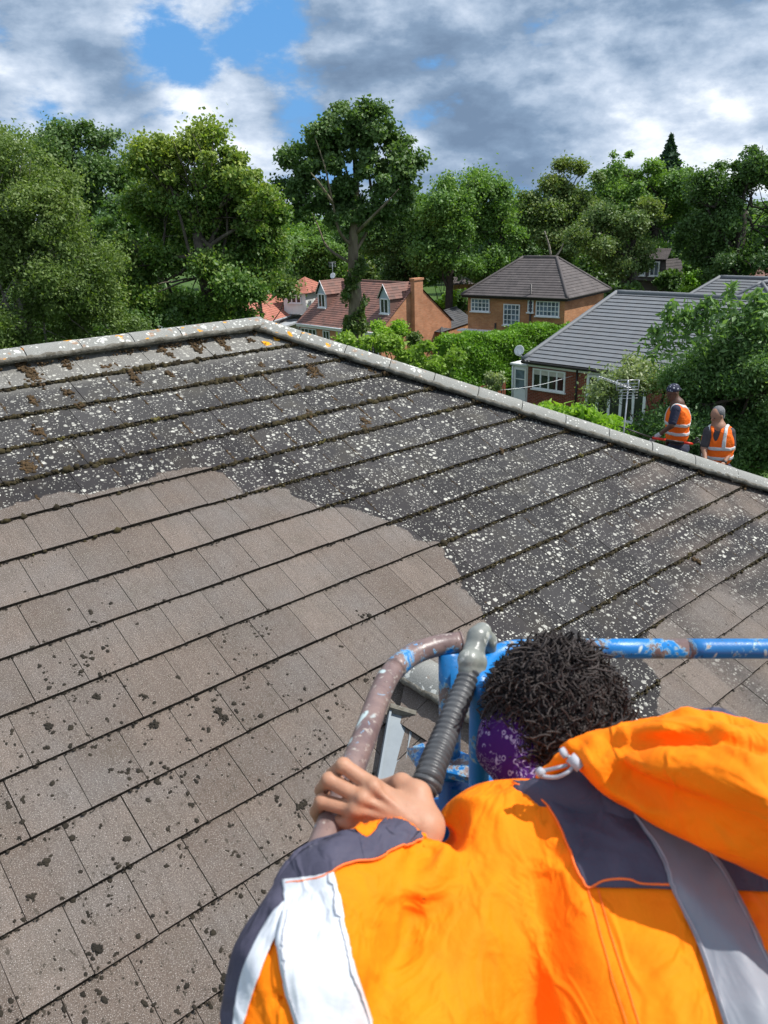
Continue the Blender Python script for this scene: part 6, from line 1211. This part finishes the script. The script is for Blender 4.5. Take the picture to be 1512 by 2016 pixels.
# bandana
m, t = newmat('purple_bandana'); MAT['bandana'] = m; g = t.node('ShaderNodeTexCoord').outputs['Object']
ring = t.node('ShaderNodeTexVoronoi'); t.set(ring.inputs['Vector'], g); ring.inputs['Scale'].default_value = 85; rg = t.math('ABSOLUTE', t.math('SUBTRACT', ring.outputs['Distance'], .30)); rg = t.ramp(rg, .075, .05)
fl_ = t.math('ABSOLUTE', t.math('SUBTRACT', t.noise(g, 60, 1, .5, 1.8), .5)); fl_ = t.ramp(fl_, .030, .018); msk = t.ramp(t.noise(g, 13, 1), .46, .5)
w = t.math('ADD', t.math('MULTIPLY', rg, t.math('MULTIPLY', t.math('SUBTRACT', 1., msk), t.ramp(t.noise(g, 30, 1), .5, .54))), t.math('MULTIPLY', fl_, msk)); setb(t, t.mix(t.math('MINIMUM', w, .8), (.055, .008, .115), (.48, .40, .56)), .8, 0, .2, t.noise(g, 300, 2), .2, .002)
s = SDF(HC - .22, HC + .22, .0045)
s.chain([cp(985, 1440, 1.285), cp(990, 1478, 1.262), cp(1008, 1522, 1.235)], [.034, .036, .022], .03); s.cap(cp(1030, 1440, 1.25), cp(1035, 1500, 1.22), .05, .045, .03); s.chain([cp(1008, 1522, 1.235), cp(1048, 1545, 1.18)], [.024, .03], .015); s.obj('bandana', MAT['bandana'], PW)
# curls
s = SDF(HC - .2, HC + .2, .006); s.ell(cp(1088, 1392, 1.285), (.097, .090, .100), np.array([unit(np.array([1, .1, .1])), unit(np.cross([1, .1, .1], [0, 0, 1])), unit(np.cross(unit(np.array([1, .1, .1])), unit(np.cross([1, .1, .1], [0, 0, 1]))))]), .01)
s.ell(cp(1118, 1452, 1.23), (.078, .066, .07), None, .02); s.obj('hair', MAT['hair'], PW); VH_, _ = s.mesh(); hb = BVHTree.FromPolygons([Vector(v) for v in VH_], [tuple(int(i) for i in q) for q in _])
CV = []; CF = []; cen_ = VH_.mean(0)
cand = RNG.choice(len(VH_), 3600)
for k_ in cand:
    p = VH_[k_]; nr = unit(p - cen_)
    if (p - HC) @ fwd > .062 and (p - HC) @ hup < .06: continue
    vw = unit(C0 - p)
    ang = RNG.uniform(0, 6.28); a = unit(np.cross(nr, RNG.normal(size=3))); b_ = np.cross(nr, a); R = RNG.uniform(.0040, .0085); H_ = RNG.uniform(.006, .018) + .024 * float(vnoise(np.array([p * 34 + 10]))[0]) ** 1.5; tn = RNG.uniform(.8, 1.7); r = RNG.uniform(.0014, .0029); tilt = a * RNG.uniform(-.02, .02) + b_ * RNG.uniform(-.02, .02); P = []
    for i in range(11):
        f_ = i / 10; th = ang + tn * 6.28 * f_; P.append(p - nr * .004 + nr * H_ * f_ + tilt * f_ * f_ * 1.6 + (a * math.cos(th) + b_ * math.sin(th)) * R * (.4 + .6 * f_))
    V, F = tubevf(P, [r * (1 - .45 * i / 10) for i in range(11)], 4, False); bs = len(CV); CV += V; CF += [tuple(q_ + bs for q_ in f) for f in F]
mesh_obj('curls', CV, np.array(CF), MAT['hair'], PW, True)

# ================================================================ the two men beyond the hip
MAT['vest'] = cloth('orange_safety_vest', (.98, .17, .012), (.92, .14, .01), .75, None, .7, .5); MAT['tape'] = cloth('grey_vest_tape', (.50, .52, .52), (.60, .62, .62), .5)
MAT['tee_navy'] = cloth('navy_t_shirt', (.022, .025, .05), (.03, .034, .06)); MAT['tee_grey'] = cloth('charcoal_t_shirt', (.055, .05, .055), (.07, .065, .07)); MAT['greyhair'] = pm('grey_hair', (.20, .20, .205), (.09, .09, .095), 60, .8, .6, 160, .003)
MAT['glove'] = cloth('pale_glove', (.50, .50, .50), (.35, .35, .37)); MAT['red'] = pm('red_lance_grip', (.70, .035, .015), (.55, .03, .012), 8, .4, .05)
m, t = newmat('spotted_bandana'); MAT['spot'] = m; g = t.node('ShaderNodeTexCoord').outputs['Object']; setb(t, t.mix(t.spots(g, 32, .2, .45, .7, .06, .6), (.012, .016, .04), (.45, .47, .52)), .8)
def man(label, Y_, top, P, skinm, tee, extra, hands, deck):
    o = empty('person', (P['chest'][0], P['chest'][1], deck), label, 'person'); lo = np.array([P['chest'][0] - .75, P['chest'][1] - .5, deck - .02]); hi = np.array([P['chest'][0] + .5, P['chest'][1] + .5, top[2] + .06])
    s = SDF(lo, hi, .011); hd_ = P['head']; f_ = P['face']; up_ = np.array([0, 0, 1.]); sd_ = unit(np.cross(f_, up_)); up_ = np.cross(sd_, f_); R_ = np.array([f_, sd_, up_])
    h_ = lambda a, b, c: hd_ + f_ * a + sd_ * b + up_ * c
    s.ell(hd_ + up_ * .02, (.096, .074, .10), R_, .01); s.ell(h_(.025, 0, -.055), (.062, .052, .06), R_, .03); s.cap(h_(.09, 0, .01), h_(.112, 0, -.022), .009, .014, .008); s.cap(h_(.078, .03, .022), h_(.078, -.03, .022), .011, .011, .01); s.cap(h_(.088, .018, -.055), h_(.088, -.018, -.055), .010, .010, .006); s.cap(h_(.075, 0, -.092), h_(.06, 0, -.10), .022, .02, .02)
    for q in (1, -1): s.ell(h_(-.005, q * .077, -.01), (.018, .009, .03), R_, .005)
    s.cap(h_(-.02, 0, -.07), P['neck'], .055, .06, .03); s.cap(P['neck'], P['pelvis'], .11, .12, .04)
    for q in ('L', 'R'):
        sh, el_, wr_ = P['sh' + q], P['el' + q], P['wr' + q]; s.chain([sh, el_, wr_], [.055, .042, .028], .02)
        d_ = unit(wr_ - el_); sdv = unit(np.cross(d_, [0, 1, .3])); s.cap(wr_, wr_ + d_ * .07, .028, .03, .01)
        for j in range(4): a_ = wr_ + d_ * .075 + sdv * (.021 * (j - 1.5)); L_ = (.065, .075, .07, .055)[j]; s.chain([a_, a_ + d_ * L_ * .5 - np.array([0, 0, .008]), a_ + d_ * L_ * .8 - np.array([0, 0, .028])], [.0115, .0105, .009], .002)
        s.chain([wr_ + d_ * .02, wr_ + d_ * .055 - sdv * .04, wr_ + d_ * .085 - sdv * .045], [.014, .012, .010], .004)
    for q in (-1, 1):
        hp_ = P['pelvis'] + P['side'] * q * .09; kn = np.array([hp_[0], hp_[1], deck + .48]) + P['side'] * q * .02; s.chain([hp_, kn, kn * [1, 1, 0] + [0, 0, deck + .08]], [.085, .06, .04], .02)
    s.obj('body', MAT[skinm], o)
    for q in (1, -1): e_ = h_(.086, q * .03, .004); z = SDF(e_ - .02, e_ + .02, .004); z.ell(e_, (.009,) * 3, None, .001); z.obj('eye', MAT['blackpipe'], o)
    def torso(s_, g_):
        c_ = P['chest']; s_.ell(c_, (.155 + g_, .215 + g_, .25 + g_), np.array([P['fw'], P['side'], np.cross(P['fw'], P['side'])]), .03); s_.ell(P['belly'], (.15 + g_, .19 + g_, .2 + g_), np.array([P['fw'], P['side'], np.cross(P['fw'], P['side'])]), .05)
        s_.cap(P['shL'] + (P['shR'] - P['shL']) * .12, P['shR'] + (P['shL'] - P['shR']) * .12, .062 + g_, .062 + g_, .03)
    s = SDF(lo, hi, .011); torso(s, 0.)
    for q in ('L', 'R'): s.cap(P['sh' + q], P['sh' + q] + (P['el' + q] - P['sh' + q]) * .78, .072, .062, .02)
    s.obj('t_shirt', MAT[tee], o)
    s = SDF(lo, hi, .010); torso(s, .014); zt, zb = P['neck'][2] + .0, P['vestb']; G = s.grid(); cut = np.maximum(zb - G[2], 0 * G[0]); s.F = np.maximum(s.F, (zb - G[2]) + 0 * G[0] + 0 * G[1]).astype(np.float32); s.F = np.maximum(s.F, (G[2] - zt - .035) + 0 * G[0] + 0 * G[1]).astype(np.float32)
    for q in ('L', 'R'): s.cap(P['sh' + q] + (P['sh' + q] - P['neck']) * .25, P['sh' + q] + (P['el' + q] - P['sh' + q]) * .55 + (P['sh' + q] - P['neck']) * .2, .075, .075, .01, True)
    s.cap(P['neck'] + P['fw'] * .06 + [0, 0, .03], P['neck'] + P['fw'] * .20 - [0, 0, .20], .055, .02, .01, True); s.cap(P['neck'] + [0, 0, .1], P['neck'] + [0, 0, -.0], .07, .07, .01, True)
    F0 = s.F.copy(); s.obj('safety_vest', MAT['vest'], o, lambda V: wob(V, .006, 1.1, P['chest'][0]))
    def strip(cond):
        q = SDF(lo, hi, .010); q.F = np.maximum(np.maximum(F0 - .009, -(F0 + .006)), cond).astype(np.float32); return q
    for zc in P['belts']:
        q = strip(np.abs(G[2] - zc) - .026 + 0 * G[0] + 0 * G[1]); q.obj('reflective_tape', MAT['tape'], o, lambda V: wob(V, .006, 1.1, P['chest'][0]))
    for q_ in (-1, 1):
        cc_ = P['neck'] + P['side'] * q_ * .115; cd = np.abs((G[0] - cc_[0]) * P['side'][0] + (G[1] - cc_[1]) * P['side'][1]) - .024; q = strip(np.maximum(cd, P['belts'][0] - G[2])); q.obj('reflective_tape', MAT['tape'], o, lambda V: wob(V, .006, 1.1, P['chest'][0]))
    s = SDF(lo, hi, .012); s.ell(P['pelvis'] + [0, 0, .02], (.17, .16, .13), None, .03)
    for q in (-1, 1): hp_ = P['pelvis'] + P['side'] * q * .09; s.chain([hp_, np.array([hp_[0], hp_[1], deck + .48]), np.array([hp_[0], hp_[1], deck + .1])], [.10, .075, .06], .02)
    s.obj('trousers', MAT['trousers'], o); extra(o, h_, R_); return o
Y1 = 11.8; top1 = aty(1327, 757, Y1); DECK = float(top1[2]) - 1.80
top2 = None
for Y2 in np.arange(9.8, 12.0, .05):
    if aty(1413, 803, Y2)[2] - DECK < 1.68: break
    top2 = aty(1413, 803, Y2)
print('men', Y2, top1, top2, DECK)
a1 = lambda x, y, dy=0.: aty(x, y, Y1 + dy)
def ex1(o, h_, R_):
    s = SDF(h_(0, 0, .05) - .2, h_(0, 0, .05) + .2, .007); s.ell(h_(-.01, 0, .045), (.106, .085, .085), R_, .01); s.cap(h_(-.11, 0, .02), h_(-.15, 0, -.03), .02, .012, .015); g_ = s.grid(); s.F = np.maximum(s.F, (h_(0, 0, .02)[2] - g_[2]) * .9 + (g_[0] - h_(0, 0, 0)[0]) * -.0 + 0 * g_[1]).astype(np.float32); s.obj('head_scarf', MAT['spot'], o)
    w_ = P1['wrL']; d_ = unit(P1['wrL'] - P1['elL']); s = SDF(w_ - .2, w_ + .2, .006); s.cap(w_ - d_ * .02, w_ + d_ * .075, .036, .038, .01); sdv = unit(np.cross(d_, [0, 1, .3]))
    for j in range(4): b_ = w_ + d_ * .08 + sdv * (.021 * (j - 1.5)); s.chain([b_, b_ + d_ * .035 - [0, 0, .008], b_ + d_ * .055 - [0, 0, .03]], [.0145, .013, .012], .004)
    s.obj('glove', MAT['glove'], o)
P1 = dict(head=a1(1325, 772), face=unit([-.93, -.25, -.28]), neck=a1(1333, 796), chest=a1(1334, 826), belly=a1(1333, 852), pelvis=a1(1335, 885), shL=a1(1331, 806, -.19), elL=a1(1322, 838, -.26), wrL=a1(1296, 857, -.16), shR=a1(1336, 803, .2), elR=a1(1328, 838, .28), wrR=a1(1318, 862, .16), fw=unit([-.95, -.15, 0]), side=unit([.15, -.95, 0]), vestb=float(a1(1333, 866)[2]), belts=(float(a1(1333, 832)[2]), float(a1(1333, 850)[2])))
man('person in navy t-shirt, orange vest and spotted head scarf holding a red lance', Y1, top1, P1, 'skindark', 'tee_navy', ex1, None, DECK)
a2_ = lambda x, y, dy=0.: aty(x, y, Y2 + dy)
def ex2(o, h_, R_):
    s = SDF(h_(0, 0, .05) - .2, h_(0, 0, .05) + .2, .007); s.ell(h_(-.030, 0, .045), (.092, .083, .085), R_, .01); s.ell(h_(.10, 0, .01), (.075, .09, .065), R_, .01, True); s.cap(h_(-.07, 0, -.01), h_(-.07, 0, -.05), .055, .05, .02); s.obj('hair', MAT['greyhair'], o)
    s = SDF(h_(.05, 0, -.08) - .12, h_(.05, 0, -.08) + .12, .006); s.chain([h_(.03, .055, -.06), h_(.07, .025, -.085), h_(.07, -.025, -.085), h_(.03, -.055, -.06)], [.010, .013, .013, .010], .008); s.obj('beard', MAT['greyhair'], o)
    w_ = P2['wrL']; mb = MB(); d_ = unit(P2['wrL'] - P2['elL']); mb.tube([w_ - d_ * .01, w_ + d_ * .02], .036, 12); mb.build('watch', MAT['blackpipe'], o, True)
P2 = dict(head=a2_(1412, 818), face=unit([-.86, -.42, -.30]), neck=a2_(1414, 842), chest=a2_(1414, 868), belly=a2_(1413, 893), pelvis=a2_(1415, 925), shL=a2_(1437, 851, -.06), elL=a2_(1441, 884, -.05), wrL=a2_(1426, 910, -.22), shR=a2_(1395, 849, -.02), elR=a2_(1386, 882, -.05), wrR=a2_(1388, 905, -.2), fw=unit([-.5, -.85, 0]), side=unit([.85, -.5, 0]), vestb=float(a2_(1413, 910)[2]), belts=(float(a2_(1413, 878)[2]), float(a2_(1413, 897)[2])))
man('grey-haired person in charcoal t-shirt and orange vest standing right of the lance holder', Y2, top2, P2, 'skinmid', 'tee_grey', ex2, None, DECK)
# lance and hoses
ln0 = a1(1255, 852, -.2); ln1 = a1(1284, 862, -.2); ln2 = a1(1364, 874, -.30)
o = empty('pressure_lance', tuple(ln1), 'red-gripped pressure washing lance held level by the man in the head scarf', 'lance')
mb = MB(); mb.tube([ln0 + (ln0 - ln1) * 1.2, ln0, ln1], .012, 8); mb.build('wand', MAT['blackpipe'], o, True)
mb = MB(); mb.tube([ln1, ln1 + (ln2 - ln1) * .33], .020, 10); mb.build('grip', MAT['red'], o, True); mb = MB(); mb.tube([ln1 + (ln2 - ln1) * .78, ln2], .020, 10); mb.build('stock', MAT['red'], o, True); mb = MB(); mb.tube([ln1 + (ln2 - ln1) * .3, ln1 + (ln2 - ln1) * .8], .014, 8); mb.build('barrel', MAT['blackpipe'], o, True)
for i, (dx, dy) in enumerate(((0, 0), (3, 5), (-2, -4))):
    mb = MB(); mb.tube(spline([ln2 - [0, 0, .0], a1(1374 + dx, 866 + dy, -.3), a1(1381 + dx, 880 + dy, -.28), a1(1380 + dx, 905, -.25), a1(1378 + dx * 2, 960, -.2)], 6), .012, 8); mb.build('supply_hose', MAT['blackpipe'], o, True)
# scaffold they stand on
MAT['board'] = pm('scaffold_board', (.34, .25, .15), (.22, .16, .10), 6, .9, .3, 30, .004); MAT['galv'] = pm('galvanised_tube', (.40, .41, .42), (.28, .29, .30), 10, .5, .1, 40, .002, .5)
sx, sy = P1['pelvis'][0], P1['pelvis'][1]; o = empty('scaffold_platform', (sx, sy, 0), 'boarded scaffold platform outside the hip end that the two men stand on', 'scaffold')
pu = np.array([-D2[0], -D2[1], 0.]); pu = unit(pu); pw = unit([D1[0], D1[1], 0]); oc_ = (P1['pelvis'] + P2['pelvis']) / 2; oc_ = np.array([oc_[0], oc_[1], DECK])
mb = MB()
for k in range(5): mb.box(oc_ - pu * 1.6 + pw * (-.45 + .235 * k) - [0, 0, .04], pu * 3.2, pw * .225, np.array([0, 0, .038]))
mb.build('deck_boards', MAT['board'], o)
for i in (-1.5, 1.5):
    for j in (-.5, .78): p = oc_ + pu * i + pw * j; mb = MB(); mb.tube([(p[0], p[1], 0), (p[0], p[1], DECK + (.0 if j < 0 else .02))], .024, 8); mb.build('standard', MAT['galv'], o, True)
for j in (-.5, .78): mb = MB(); mb.tube([oc_ - pu * 1.6 + pw * j - [0, 0, .08], oc_ + pu * 1.6 + pw * j - [0, 0, .08]], .024, 8); mb.build('ledger', MAT['galv'], o, True)
